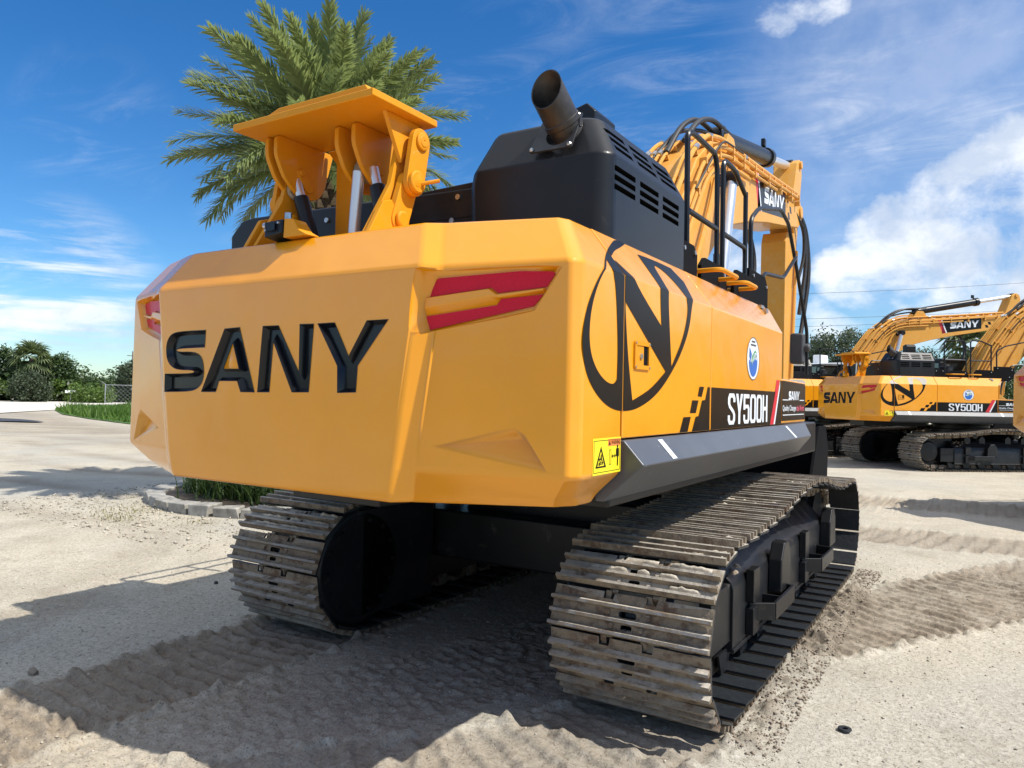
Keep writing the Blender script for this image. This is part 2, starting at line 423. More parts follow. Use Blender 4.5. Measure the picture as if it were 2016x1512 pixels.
# ---- counterweight
def ring(z, pts): return [(x, y, z) for x, y in pts]
lv = [
 ring(1.325, [(1.46, -3.31), (1.455, -3.44), (1.40, -3.53), (.835, -3.815), (.775, -3.885), (-.77, -3.885), (-.83, -3.855), (-1.22, -3.66), (-1.38, -3.52), (-1.43, -3.43), (-1.44, -3.31)]),
 ring(1.37, [(1.49, -3.31), (1.485, -3.52), (1.44, -3.60), (.845, -3.828), (.78, -3.897), (-.775, -3.897), (-.84, -3.862), (-1.28, -3.70), (-1.43, -3.56), (-1.49, -3.46), (-1.49, -3.31)]),
 ring(1.475, [(1.6, -3.31), (1.6, -3.70), (1.57, -3.757), (.865, -3.838), (.80, -3.90), (-.80, -3.90), (-.86, -3.87), (-1.40, -3.76), (-1.56, -3.61), (-1.6, -3.51), (-1.6, -3.31)]),
 ring(ZC, [(1.6, -3.31), (1.6, -3.70), (1.57, -3.757), (.995, -3.838), (.93, -3.90), (-.93, -3.90), (-1.0, -3.865), (-1.40, -3.75), (-1.56, -3.60), (-1.6, -3.50), (-1.6, -3.31)]),
 ring(2.57, [(1.43, -3.31), (1.43, -3.51), (1.405, -3.565), (.90, -3.705), (.82, -3.75), (-.82, -3.75), (-.90, -3.735), (-1.28, -3.60), (-1.40, -3.48), (-1.43, -3.41), (-1.43, -3.31)])]
mb = MB(); n = 11; vs = sum(lv, [])
fs = [(j*n+i, j*n+i+1, (j+1)*n+i+1, (j+1)*n+i) for j in range(4) for i in range(n-1)]
fs += [(j*n+n-1, j*n, (j+1)*n, (j+1)*n+n-1) for j in range(4)]
fs += [tuple(range(n)), tuple(range(4*n, 5*n))]
mb.add(vs, fs)
CW = part('counterweight', mb, ['yellow', 'black_gloss'], bevel=.017, seg=3, bang=9)
cutters = []
def cutter(mb):
    o = build('cutter', mb, ['yellow'], None, smooth=False); weld(o); cutters.append(o)
    b = CW.modifiers.new('Cut', 'BOOLEAN'); b.operation = 'DIFFERENCE'; b.object = o; b.solver = 'EXACT'
LP = {k: chaikin(v, 2, 55) if k == 'S' else v for k, v in LET.items()}
LOOPS = {'S': [LP['S']], 'A': [LP['A'], LP['Ah']], 'N': [LP['N']], 'Y': [LP['Y']]}
for k, ls in LOOPS.items():
    cutter(plate(MB(), ls, lambda u, v, d: (u, -3.9-d, v), -.06, .05))
def panelfn(P0, P1, flip=False):
    P0, P1 = Vector(P0), Vector(P1); e = (P1-P0).normalized(); nn = Vector((e.y, -e.x))
    if nn.y > 0: nn = -nn
    return lambda u, v, d=0: (P0.x+e.x*u+nn.x*d, P0.y+e.y*u+nn.y*d, v)
PR = panelfn((.955, -3.8435), (1.57, -3.757)); PL0 = panelfn((-.955, -3.873), (-1.40, -3.752))
PL = lambda u, v, d=0: PL0(u*.72, v, d)
LIP = [(-.045, 2.325), (.595, 2.318), (.475, 2.14), (.445, 2.132), (-.055, 2.054), (-.068, 2.075), (-.064, 2.174)]
FLO = [(-.008, 2.297), (.003, 2.308), (.386, 2.320), (.536, 2.311), (.547, 2.299), (.456, 2.162), (-.038, 2.072), (-.058, 2.142)]
for fn in (PR, PL):
    big = [((u-.25)*1.12+.25, (v-2.2)*1.14+2.2) for u, v in LIP]
    cutter(MB().hull([fn(u, v, .09) for u, v in big]+[fn(u, v, .012) for u, v in LIP]+[fn(u, v, -.045) for u, v in FLO]))
    A, B, C_, D = (-.05, 1.575), (.393, 1.677), (.44, 1.647), (.546, 1.49)
    cutter(MB().hull([fn(*p, d) for p in (A, B, C_, D) for d in (.06, .004)]+[fn(-.03, 1.563, .004), fn(.06, 1.584, -.03), fn(.375, 1.643, -.055), fn(.42, 1.62, -.055), fn(.49, 1.54, -.035)]))
realize(CW)
for c in cutters: me = c.data; bpy.data.objects.remove(c); bpy.data.meshes.remove(me)
CW.data.shade_smooth(); CW.data.set_sharp_from_angle(angle=R(24))
w = CW.modifiers.new('WeightedNormal', 'WEIGHTED_NORMAL'); w.keep_sharp = True; w.weight = 80
# sunk black letters: a tray with sloping walls in each opening
for k, ls in LOOPS.items():
    mb = MB(); inn = [offset(ls[0], .017)]+[offset(l, -.012) for l in ls[1:]]
    rim = [offset(ls[0], -.003)]+[offset(l, .002) for l in ls[1:]]
    for o_, i_, r_ in zip(ls, inn, rim):
        q = len(o_); f = [(i, (i+1) % q, q+(i+1) % q, q+i) for i in range(q)]
        mb.add([(u, -3.902, v) for u, v in r_]+[(u, -3.901, v) for u, v in o_], f)
        mb.add([(u, -3.901, v) for u, v in o_]+[(u, -3.872, v) for u, v in i_], f)
    sheet(mb, inn, lambda u, v: (u, -3.872, v))
    o = part('letter', mb, 'black_gloss', CW, recalc=False, smooth=False); weld(o)
    o.data.shade_smooth(); o.data.set_sharp_from_angle(angle=R(28))
RT = [(.003, 2.300), (.387, 2.313), (.530, 2.305), (.540, 2.294), (.505, 2.243), (.29, 2.226), (.255, 2.25), (-.044, 2.22), (-.007, 2.291)]
RB = [(-.054, 2.137), (.285, 2.176), (.303, 2.201), (.491, 2.213), (.45, 2.167), (-.034, 2.078)]
RG = [(-.046, 2.218), (.255, 2.248), (.29, 2.223), (.503, 2.24), (.493, 2.216), (.303, 2.204), (.285, 2.179), (-.056, 2.14)]
RGt = [(-.050, 2.215), (.25, 2.243), (.287, 2.218), (.500, 2.236), (.498, 2.228), (.300, 2.205), (.265, 2.213), (-.054, 2.172)]
for fn in (PR, PL):
    build('reflector', plate(MB(), [RT], fn, -.044, -.039), 'reflector', CW, smooth=False)
    build('reflector', plate(MB(), [RB], fn, -.044, -.039), 'reflector', CW, smooth=False)
    mb = MB(); q = len(RG)
    mb.add([fn(u, v, -.044) for u, v in RG]+[fn(u, v, -.018) for u, v in RGt], [tuple(range(q, 2*q))]+[(i, (i+1) % q, q+(i+1) % q, q+i) for i in range(q)])
    build('reflector_ridge', mb, 'yellow', CW, bevel=.006)
# warning sticker on the lit side
WY0, WY1, WZ0, WZ1 = -3.595, -3.318, 1.480, 1.632
def wf(d): return lambda a, b: (1.6+d, WY0+(WY1-WY0)*a, WZ0+(WZ1-WZ0)*b)
mb = MB(); sheet(mb, [[(0, 0), (1, 0), (1, 1), (0, 1)]], wf(.0015), 0)
f2 = wf(.0025); f3 = wf(.0035)
sheet(mb, [[(.03, .06), (.97, .06), (.97, .94), (.03, .94)], [(.04, .075), (.96, .075), (.96, .925), (.04, .925)]], f2, 1)
sheet(mb, [[(.52, .76), (.985, .76), (.985, .96), (.52, .96)]], f2, 2)
put_text(mb, 'WARNING', .63, .97, .80, .92, f3, 1)
sheet(mb, [[(.54, .79), (.61, .79), (.575, .93)]], f3, 1)
sheet(mb, [[(.09, .19), (.46, .19), (.275, .78)], [(.15, .235), (.40, .235), (.275, .66)]], f2, 1)
sheet(mb, [[(.24, .25), (.27, .36), (.22, .42), (.29, .40), (.33, .30), (.35, .31), (.31, .43), (.30, .53), (.33, .56), (.31, .58), (.27, .53), (.26, .45), (.21, .45), (.20, .42), (.24, .36), (.21, .26)]], f2, 1)
for a, b in ((.17, .27), (.20, .31)): sheet(mb, [[(a, b), (.36, b+.01), (.36, b+.03), (a, b+.02)]], f2, 1)
sheet(mb, [[(.57, .24), (.64, .24), (.64, .66), (.57, .66)], [(.58, .255), (.63, .255), (.63, .645), (.58, .645)]], f2, 1)
sheet(mb, [[(.82, .44), (.86, .46), (.86, .18), (.875, .18), (.88, .44), (.885, .18), (.90, .18), (.905, .46), (.93, .44), (.93, .66), (.90, .69), (.85, .69), (.82, .66)]], f2, 1)
sheet(mb, [[(.855, .70), (.895, .70), (.905, .75), (.875, .79), (.845, .75)]], f2, 1)
sheet(mb, [[(.66, .47), (.70, .40), (.70, .455), (.77, .455), (.77, .40), (.81, .47), (.77, .54), (.77, .485), (.70, .485), (.70, .54)]], f2, 1)
build('warning_sticker', mb, ['warn_yellow', 'vinyl', 'warn_orange'], CW, smooth=False, recalc=False)

# ---- right side panels
def side_panel(y0, y1, yt1=None):
    yt1 = y1 if yt1 is None else yt1
    pr = [(1.30, 1.622), (1.6, 1.622), (1.6, ZC), (1.43, 2.57), (1.30, 2.57)]
    mb = MB(); q = len(pr); ends = [y1, y1, y1, yt1, yt1]
    mb.add([(x, y0, z) for x, z in pr]+[(x, e, z) for (x, z), e in zip(pr, ends)],
           [tuple(range(q)), tuple(range(2*q-1, q-1, -1))]+[(i, (i+1) % q, q+(i+1) % q, q+i) for i in range(q)])
    return part('side_door', mb, 'yellow', bevel=.007, seg=3, bang=15)
D1 = side_panel(-3.300, -2.034); D2 = side_panel(-2.026, -.19, .07)
mb = MB().prism([(-.182, 1.622), (.765, 1.622), (.765, 1.94), (.73, 1.975), (-.182, 1.985)], 'x', 1.05, 1.6)
FB = part('front_box', mb, 'yellow', bevel=.015, seg=3)
mb = MB().prism([(-1.45, 1.62), (1.588, 1.64), (1.588, 2.338), (1.42, 2.555), (-1.40, 2.555), (-1.45, 2.5)], 'y', -3.318, -.21); part('engine_bay', mb, 'black_void')
# logo, in two pieces, one each side of the door gap
lo = [chaikin(l, 2, 50) for l in LOGO]
V, F = cdt(lo, [((-3.9, ZC), (-2.1, ZC)), ((-3.311, 1.6), (-3.311, 2.7)), ((-3.297, 1.6), (-3.297, 2.7))])
ml, mr = MB(), MB()
for f in F:
    cy = sum(V[i][0] for i in f)/3; cs = sum(V[i][1] for i in f)/3
    if -3.311 < cy < -3.297: continue
    def sd(y, s): return side(y, s, .002) if cs <= ZC else (1.6-.17*max(0, s-ZC)/_cl+.0016, y, ZC+.225*max(0, s-ZC)/_cl+.0013)
    (ml if cy < -3.304 else mr).add([sd(*V[i]) for i in f], [(0, 1, 2)])
for mm, par in ((ml, CW), (mr, D1)):
    o = build('logo_decal', mm, 'vinyl', par, smooth=False, recalc=False); weld(o)
# stripe with model number
s1 = lambda u, v: (1.6015, u, v); s2 = lambda u, v: (1.603, u, v)
def clipdecal(name, polys, par, y0=None, y1=None, mats=('vinyl',), texts=()):
    mb = MB()
    for p, mi, fn in polys: sheet(mb, [p], fn, mi)
    for t in texts: t(mb)
    return build(name, mb, list(mats), par, smooth=False, recalc=False)
clipdecal('stripe_decal', [([(-2.052, 1.875), (-2.094, 1.875), (-2.138, 1.80), (-2.194, 1.797), (-2.253, 1.709), (-2.302, 1.706), (-2.364, 1.626), (-2.052, 1.626)], 0, s1),
    ([(-2.244, 1.874), (-2.161, 1.875), (-2.202, 1.817), (-2.273, 1.820)], 0, s1), ([(-2.364, 1.797), (-2.258, 1.797), (-2.3, 1.727), (-2.401, 1.727)], 0, s1),
    ([(-2.504, 1.706), (-2.384, 1.707), (-2.433, 1.627), (-2.56, 1.627)], 0, s1)], D1)
GL = {  # condensed block numerals in a unit box
 'S': [[(1, .72), (.72, .72), (.72, .80), (.64, .87), (.38, .87), (.30, .80), (.30, .68), (.36, .62), (.85, .44), (1, .32), (1, .14), (.82, 0), (.18, 0), (0, .14), (0, .30), (.28, .30), (.28, .19), (.36, .12), (.64, .12), (.72, .19), (.72, .30), (.66, .36), (.16, .54), (0, .67), (0, .86), (.18, 1), (.82, 1), (1, .86)]],
 'Y': [[(0, 1), (.32, 1), (.5, .62), (.68, 1), (1, 1), (.64, .40), (.64, 0), (.36, 0), (.36, .40)]],
 '5': [[(0, 1), (.95, 1), (.95, .86), (.28, .86), (.28, .64), (.82, .64), (1, .52), (1, .13), (.82, 0), (.18, 0), (0, .13), (0, .30), (.28, .30), (.28, .17), (.34, .12), (.66, .12), (.72, .17), (.72, .48), (.66, .52), (.34, .52), (.28, .47), (0, .47)]],
 '0': [[(.18, 0), (.82, 0), (1, .13), (1, .87), (.82, 1), (.18, 1), (0, .87), (0, .13)], [(.36, .12), (.28, .18), (.28, .82), (.36, .88), (.64, .88), (.72, .82), (.72, .18), (.64, .12)]],
 'H': [[(0, 0), (.29, 0), (.29, .43), (.71, .43), (.71, 0), (1, 0), (1, 1), (.71, 1), (.71, .57), (.29, .57), (.29, 1), (0, 1)]]}
def model_no(mb):
    y = -1.685
    for ch, wd in (('S', .165), ('Y', .165), ('5', .155), ('0', .155), ('0', .155), ('H', .15)):
        sheet(mb, [[(y+a*wd, 1.648+b*.197) for a, b in l] for l in GL[ch]], s2, 1); y += wd+.0155
clipdecal('stripe_decal', [([(-2.022, 1.626), (-.569, 1.626), (-.407, 1.875), (-2.022, 1.875)], 0, s1),
    ([(-.567, 1.626), (-.459, 1.626), (-.272, 1.966), (-.372, 1.966)], 2, s1), ([(-.456, 1.626), (-.411, 1.626), (-.255, 1.91), (-.255, 1.962)], 3, s1),
    ([(-.409, 1.626), (-.196, 1.626), (-.196, 1.966), (-.253, 1.966), (-.253, 1.908)], 0, s1)], D2, mats=('vinyl', 'white_vinyl', 'red_vinyl', 'white_vinyl'), texts=(model_no,))
def sany(mb, u0, u1, v0, v1, fn, mi, slant=0):
    for k, ls in LOOPS.items():
        sheet(mb, [[(u0+(a+.843)/1.597*(u1-u0)+slant*(b-1.785), v0+(b-1.785)/.334*(v1-v0)) for a, b in l] for l in ls], fn, mi)
def fbt(mb):
    sany(mb, .06, .49, 1.812, 1.89, s2, 1)
    for a, b, z in ((-.16, .05, 1.811), (.50, .69, 1.811), (-.15, .69, 1.689)): sheet(mb, [[(a, z), (b, z), (b, z+.007), (a, z+.007)]], s2, 1)
    put_text(mb, 'Quality Changes', -.155, .36, 1.713, 1.772, s2, 1, .012)
    put_text(mb, 'the World', .385, .685, 1.722, 1.772, s2, 2, .012)
clipdecal('name_decal', [([(-.175, 1.645), (.752, 1.645), (.752, 1.935), (.725, 1.96), (-.175, 1.968)], 0, s1)], FB, mats=('vinyl', 'white_vinyl', 'pink_vinyl'), texts=(fbt,))
# round emblem
def ell(cy, cz, ry, rz, n=40, a0=0, a1=2*PI): return [(cy+ry*math.cos(a0+(a1-a0)*i/n), cz+rz*math.sin(a0+(a1-a0)*i/n)) for i in range(n)]
mb = MB(); EY, EZ = -1.088, 2.093
s3 = lambda u, v: (1.6045, u, v)
sheet(mb, [ell(EY, EZ, .165, .148)], s1, 0); sheet(mb, [ell(EY, EZ, .166, .149), ell(EY, EZ, .160, .143)], s2, 3)
sheet(mb, [[(EY-.105, EZ-.01)]+ell(EY, EZ-.02, .112, .105, 24, PI, 2*PI)+[(EY+.112, EZ-.01), (EY+.09, EZ+.045), (EY+.02, EZ-.005), (EY-.05, EZ-.03)]], s2, 1)
sheet(mb, [[(EY-.105, EZ+.01), (EY-.10, EZ+.075), (EY-.04, EZ+.03), (EY-.07, EZ-.02)]], s2, 1)
for i in range(4):
    a = .012*i; sheet(mb, [[(EY-.06+a*1.6, EZ-.06+a), (EY-.03+a*1.5, EZ+.02+a*.6), (EY+.045+a, EZ+.062-a*1.2), (EY+.085, EZ+.045-a*1.3), (EY+.03+a, EZ+.040-a*1.4), (EY-.02+a*1.6, EZ+.002+a*.2)]], s3, 2 if i % 2 == 0 else 0)
for i, (a, b) in enumerate(((-.045, .045), (-.07, .07))): sheet(mb, [[(EY+a, EZ+.112-i*.024), (EY+b, EZ+.112-i*.024), (EY+b, EZ+.124-i*.024), (EY+a, EZ+.124-i*.024)]], s2, 3)
build('emblem_decal', mb, ['white_vinyl', 'blue_vinyl', 'green_vinyl', 'mirror_back'], D2, smooth=False, recalc=False)
# door latch
mb = MB()
def fr(l, d0, d1, mi=0): plate(mb, l, lambda u, v, d: (1.6+d, u, v), d0, d1, mi)
fr([fil2([(-3.19, 1.935), (-3.005, 1.935), (-3.005, 2.065), (-3.19, 2.065)], .015), [(-3.17, 1.955), (-3.025, 1.955), (-3.025, 2.045), (-3.17, 2.045)]], .001, .009)
fr([[(-3.17, 1.955), (-3.08, 1.955), (-3.08, 2.045), (-3.17, 2.045)]], .001, .005); fr([[(-3.08, 1.955), (-3.025, 1.955), (-3.025, 2.045), (-3.08, 2.045)]], .0008, .0022, 2)
mb.cyl((1.604, -3.115, 1.995), (1.611, -3.115, 1.995), .014, 12, mi=1)
for a in (-3.18, -3.015):
    for b in (1.945, 2.055): mb.cyl((1.608, a, b), (1.612, a, b), .006, 8, mi=1)
build('door_latch', mb, ['yellow_satin', 'steel', 'black_void'], D1)
# hinge clip on the top edge near the front
build('hinge', MB().box(1.47, 1.50, -.30, -.24, 2.50, 2.535).box(1.44, 1.47, -.34, -.25, 2.535, 2.56), 'steel', D2)
# sill guard
mb = MB(); pr = [(1.58, 1.615), (1.606, 1.615), (1.705, 1.508), (1.515, 1.335), (1.47, 1.335), (1.47, 1.60)]
q = len(pr); fe = [.74, .74, .50, .88, .90, .80]
mb.add([(x, -3.296, z) for x, z in pr]+[(x, e, z) for (x, z), e in zip(pr, fe)], [tuple(range(q)), tuple(range(2*q-1, q-1, -1))]+[(i, (i+1) % q, q+(i+1) % q, q+i) for i in range(q)])
SG = part('sill_guard', mb, 'guard', bevel=.008, seg=2)
mb = MB()
for y in (-2.92, -.13):
    P = lambda a, b: (1.606+.099*b+.0015, y+a, 1.615-.107*b+.0015)
    mb.add([P(0, .12), P(.06, .12), P(.06, .93), P(0, .93)], [(0, 1, 2, 3)])
build_each('white_mark', mb, 'white_vinyl', SG, smooth=False)
# ---- left side (mostly hidden), cab
mb = MB().prism([(-1.6, 1.622), (-1.25, 1.622), (-1.25, 2.57), (-1.43, 2.57), (-1.6, ZC)], 'y', -3.30, -.35); part('side_door', mb, 'yellow', bevel=.018, seg=2)
mb = MB().box(-1.52, 1.52, -3.25, 1.75, 1.30, 1.60).box(-.55, .55, -.5, 1.6, 1.60, 2.0); part('upper_frame', mb, 'black_frame', bevel=.02)
for s in (-1, 1):
    part('boom_bracket', MB().prism([(-.6, 1.6), (1.25, 1.6), (1.1, 2.0), (.65, 2.3), (.3, 2.3), (-.3, 1.9)], 'x', s*.42-.04, s*.42+.04), 'yellow_boom', bevel=.01)
cab = part('cab', MB().box(-1.56, -.60, -.25, 1.72, 1.60, 1.72).box(-1.56, -.60, -.22, 1.55, 3.12, 3.22).box(-1.56, -1.48, -.25, -.12, 1.72, 3.12).box(-.68, -.60, -.25, -.12, 1.72, 3.12).box(-1.56, -1.48, .62, .74, 1.72, 3.12).box(-.68, -.60, .62, .74, 1.72, 3.12)
   .hexa([(-1.56, 1.60, 1.72), (-1.48, 1.60, 1.72), (-1.48, 1.70, 1.72), (-1.56, 1.70, 1.72), (-1.56, 1.40, 3.12), (-1.48, 1.40, 3.12), (-1.48, 1.50, 3.12), (-1.56, 1.50, 3.12)])
   .hexa([(-.68, 1.60, 1.72), (-.60, 1.60, 1.72), (-.60, 1.70, 1.72), (-.68, 1.70, 1.72), (-.68, 1.40, 3.12), (-.60, 1.40, 3.12), (-.60, 1.50, 3.12), (-.68, 1.50, 3.12)])
   .box(-1.52, -.64, -.22, -.17, 1.72, 2.35).box(-1.55, -.61, -.2, 1.62, 1.72, 2.1), 'black_satin', bevel=.02)
build_each('window', MB().box(-1.535, -1.525, -.12, .62, 2.1, 3.12).box(-1.535, -1.525, .74, 1.45, 2.1, 3.12), 'glass', cab)
build_each('window', MB().box(-.635, -.625, -.12, .62, 2.1, 3.12).box(-.635, -.625, .74, 1.45, 2.1, 3.12), 'glass', cab)
build('window', MB().box(-1.48, -.68, -.21, -.20, 2.35, 3.12), 'glass', cab)
rail = MB()
for pts in ([(-1.5, -1.95, 2.5), (-1.5, -1.95, 3.15), (-1.5, -.6, 3.15), (-1.5, -.6, 2.5)], [(-1.5, -1.95, 2.86), (-1.5, -.6, 2.86)], [(-1.5, -1.25, 2.55), (-1.5, -1.25, 3.15)]): rail.tube(fil(pts, .1), .02, 8)
part('handrail', rail, 'black_satin')
# ---- black covers and hood
mb = MB().prism([(-1.58, 2.45), (.60, 2.45), (.60, 2.97), (-1.36, 3.0), (-1.47, 2.985), (-1.58, 2.89)], 'y', -2.95, -1.9)
LC = part('low_cover', mb, 'black_satin', bevel=.02, seg=3)
mb = MB()
for x, z in ((.42, 2.92), (.38, 2.79), (-.2, 2.92), (-.62, 2.90)): mb.cyl((x, -2.95, z), (x, -2.965, z), .016, 10)
build_each('bolt', mb, 'steel', LC)
part('cover_strip', MB().hexa([(-.02, -2.955, 2.80), (.58, -2.955, 2.80), (.58, -2.93, 2.80), (-.02, -2.93, 2.80), (-.02, -2.945, 2.98), (.58, -2.945, 3.00), (.58, -2.80, 3.02), (-.02, -2.80, 3.0)]), 'black_satin', bevel=.006)
def hoodring(z, ins, lef):
    c = (1.40-ins-.10, -3.07+ins*.9+.10); pts = [(1.40-ins, -1.96-ins*.1)]
    for k in range(7):
        t = -PI/2*k/6; pts.append((c[0]+.10*math.cos(t), c[1]+.10*math.sin(t)))
    pts += [(lef+.05, -3.07+ins*.9), (lef, -3.03+ins*.9), (lef, -1.96-ins*.1)]
    return [(x, y, z) for x, y in pts]
rs = [hoodring(2.45, 0, .575), hoodring(2.93, 0, .56), hoodring(3.005, 0, .575), hoodring(3.225, .12, .64), hoodring(3.24, .14, .66)]
mb = MB(); n = len(rs[0]); fs = [(j*n+i, j*n+(i+1) % n, (j+1)*n+(i+1) % n, (j+1)*n+i) for j in range(4) for i in range(n)]
mb.add(sum(rs, []), fs+[tuple(range(n)), tuple(range(4*n, 5*n))])
HD = part('engine_hood', mb, ['black_satin', 'black_void'], bevel=.012, seg=2, bang=20)
cut = MB()
for y0, y1 in ((-2.99, -2.73), (-2.67, -2.40), (-2.335, -2.07)):
    for k in range(3):
        z = 2.832+k*.046
        cut.prism(fil2([(y0, z), (y1, z), (y1, z+.029), (y0, z+.029)], .008, 3), 'x', 1.33, 1.45)
for y0, y1 in ((-2.93, -2.70), (-2.63, -2.36), (-2.29, -2.03)):
    for k in range(3):
        z = 3.035+k*.047; ox = (z-3.005)*.59; dx = .05
        cut.hexa([(1.33-ox, y0, z-.02), (1.33-ox, y1, z-.02), (1.45-ox, y1, z+.045), (1.45-ox, y0, z+.045), (1.315-ox, y0, z+.008), (1.315-ox, y1, z+.008), (1.435-ox, y1, z+.073), (1.435-ox, y0, z+.073)])
cu = build('cutter', cut, ['black_void'], None, smooth=False)
b = HD.modifiers.new('Cut', 'BOOLEAN'); b.object = cu; b.solver = 'EXACT'; b.material_mode = 'TRANSFER'
realize(HD); me = cu.data; bpy.data.objects.remove(cu); bpy.data.meshes.remove(me)
HD.data.shade_smooth(); HD.data.set_sharp_from_angle(angle=R(26)); w = HD.modifiers.new('WN', 'WEIGHTED_NORMAL'); w.keep_sharp = True
part('hood_box', MB().prism([(.90, 3.20), (1.07, 3.20), (1.085, 3.42), (1.03, 3.475), (.90, 3.44)], 'y', -2.58, -2.30), 'black_satin', bevel=.01)
# exhaust
def ep(u, v, d=0):  # on the sloped rear of the hood
    return (.96+u*.25, -3.065+(v*.155)*.53-d*.88, 3.035+v*.165+d*.47)
c = [ep(.62+.40*math.cos(2*PI*i/20), .55+.42*math.sin(2*PI*i/20)) for i in range(20)]
mb = MB(); plate(mb, [fil2([(0, 0), (.98, -.02), (1.02, 1.22), (.12, 1.20)], .06, 3), [(.62+.30*math.cos(2*PI*i/20), .52+.40*math.sin(2*PI*i/20)) for i in range(20)]], ep, .018, .028)
FLG = part('exhaust_flange', mb, 'flange', smooth=False)
mb = MB()
for u, v in ((.07, .07), (.93, .06), (.94, 1.12), (.20, 1.10)): mb.lathe([(.011, 0), (.013, .006), (.008, .012)], ep(u, v, .028), (0, -.88, .47), 10)
build_each('bolt', mb, 'steel', FLG)
pa, pb = Vector((1.135, -2.94, 3.12)), Vector((1.085, -3.14, 3.335)); pd = (pb-pa).normalized(); nn = Vector((-.08, -.95, .20)).normalized()
a_ = pd.orthogonal().normalized(); b_ = pd.cross(a_); mb = MB(); N = 36; rows = []
def mouth(r): 
    o = []
    for i in range(N):
        t = 2*PI*i/N; p = pa+(a_*math.cos(t)+b_*math.sin(t))*r; k = (pb-p).dot(nn)/pd.dot(nn); o.append(p+pd*k)
    return o
base = lambda r: [pa+(a_*math.cos(2*PI*i/N)+b_*math.sin(2*PI*i/N))*r for i in range(N)]
vs = base(.090)+mouth(.090)+mouth(.085)+base(.085)
mb.add(vs, [(j*N+i, j*N+(i+1) % N, (j+1)*N+(i+1) % N, (j+1)*N+i) for j in range(3) for i in range(N)]+[tuple(range(3*N, 4*N))])
EP = part('exhaust_pipe', mb, 'pipe', ang=40, recalc=True)
build('clamp', MB().lathe([(.091, 0), (.095, .004), (.095, .03), (.091, .034)], pa+pd*.10, pd, 28).box(1.19, 1.215, -3.02, -2.985, 3.17, 3.21), 'pipe', EP)

# ---- removal bracket for the counterweight
BR = part('lifting_bracket', MB().box(-.507, .507, -3.765, -3.27, 3.20, 3.237)
   .prism([(-.26, 3.237), (.47, 3.237), (.445, 3.268), (-.16, 3.268)], 'y', -3.752, -3.30), 'yellow_satin', bevel=.006)
lug = [(-3.62, 3.2), (-3.62, 3.09), (-3.56, 2.98), (-3.47, 2.905), (-3.39, 2.885), (-3.31, 2.91), (-3.265, 2.97), (-3.235, 3.08), (-3.20, 3.2)]
lug = fil2(lug, .03, 3)
for x in (-.405, -.335): build('lug', MB().prism(lug, 'x', x-.014, x+.014), 'yellow_satin', BR, bevel=.004)
for x in (.065, .185): build('lug', MB().prism([(y+.06, z) for y, z in lug], 'x', x-.014, x+.014), 'yellow_satin', BR, bevel=.004)
build('pin', MB().prism(fil2([(-3.49, 3.04), (-3.43, 3.06), (-3.34, 2.95), (-3.40, 2.92)], .03, 4), 'x', -.322, -.312).cyl((-.33, -3.45, 3.03), (-.295, -3.45, 3.03), .018), 'yellow_satin', BR, bevel=.003)
build('pin', MB().cyl((.03, -3.36, 3.0), (.206, -3.36, 3.0), .032), 'yellow_satin', BR, bevel=.003)
build_each('rope_wrap', MB().lathe([(.05, 0), (.062, .015), (.055, .035), (.064, .055), (.05, .075)], (.085, -3.40, 2.985), (1, 0, 0), 20).lathe([(.05, 0), (.06, .015), (.05, .03)], (-.385, -3.44, 2.94), (1, 0, 0), 20), 'rope', BR)
# cylinders
def jack(p, q, mid, rb=.042, rr=.024):
    p, q = Vector(p), Vector(q); m_ = p+(q-p)*mid
    o = build('lifting_cylinder', MB().cyl(p, m_, rb, 20).sphere(p+(q-p)*.1+Vector((.05, 0, 0)), .028), 'black_satin', BR, bevel=.006)
    return o
for p, q in (((-.21, -3.42, 2.55), (-.345, -3.46, 3.0)), ((.33, -3.42, 2.55), (.20, -3.42, 3.0))):
    jack(p, q, .76); p, q = Vector(p), Vector(q)
    build('cylinder_rod', MB().cyl(p+(q-p)*.74, p+(q-p)*.98, .026, 16), 'chrome', BR)
build('cylinder_rod', MB().cyl((.10, -3.46, 2.5), (.135, -3.46, 2.97), .031, 20), 'chrome', BR)
build('post', MB().box(-.215, -.09, -3.28, -3.22, 2.45, 3.2).prism([(-.215, 3.2), (-.30, 3.2), (-.215, 3.1)], 'y', -3.27, -3.24), 'yellow_satin', BR, bevel=.006)
def slot(p, q, r, n=10):
    p, q = Vector(p), Vector(q); d = (q-p).normalized(); t0 = math.atan2(d.y, d.x); o = []
    for c, a in ((q, t0-PI/2), (p, t0+PI/2)): o += [(c.x+r*math.cos(a+PI*i/n), c.y+r*math.sin(a+PI*i/n)) for i in range(n+1)]
    return o
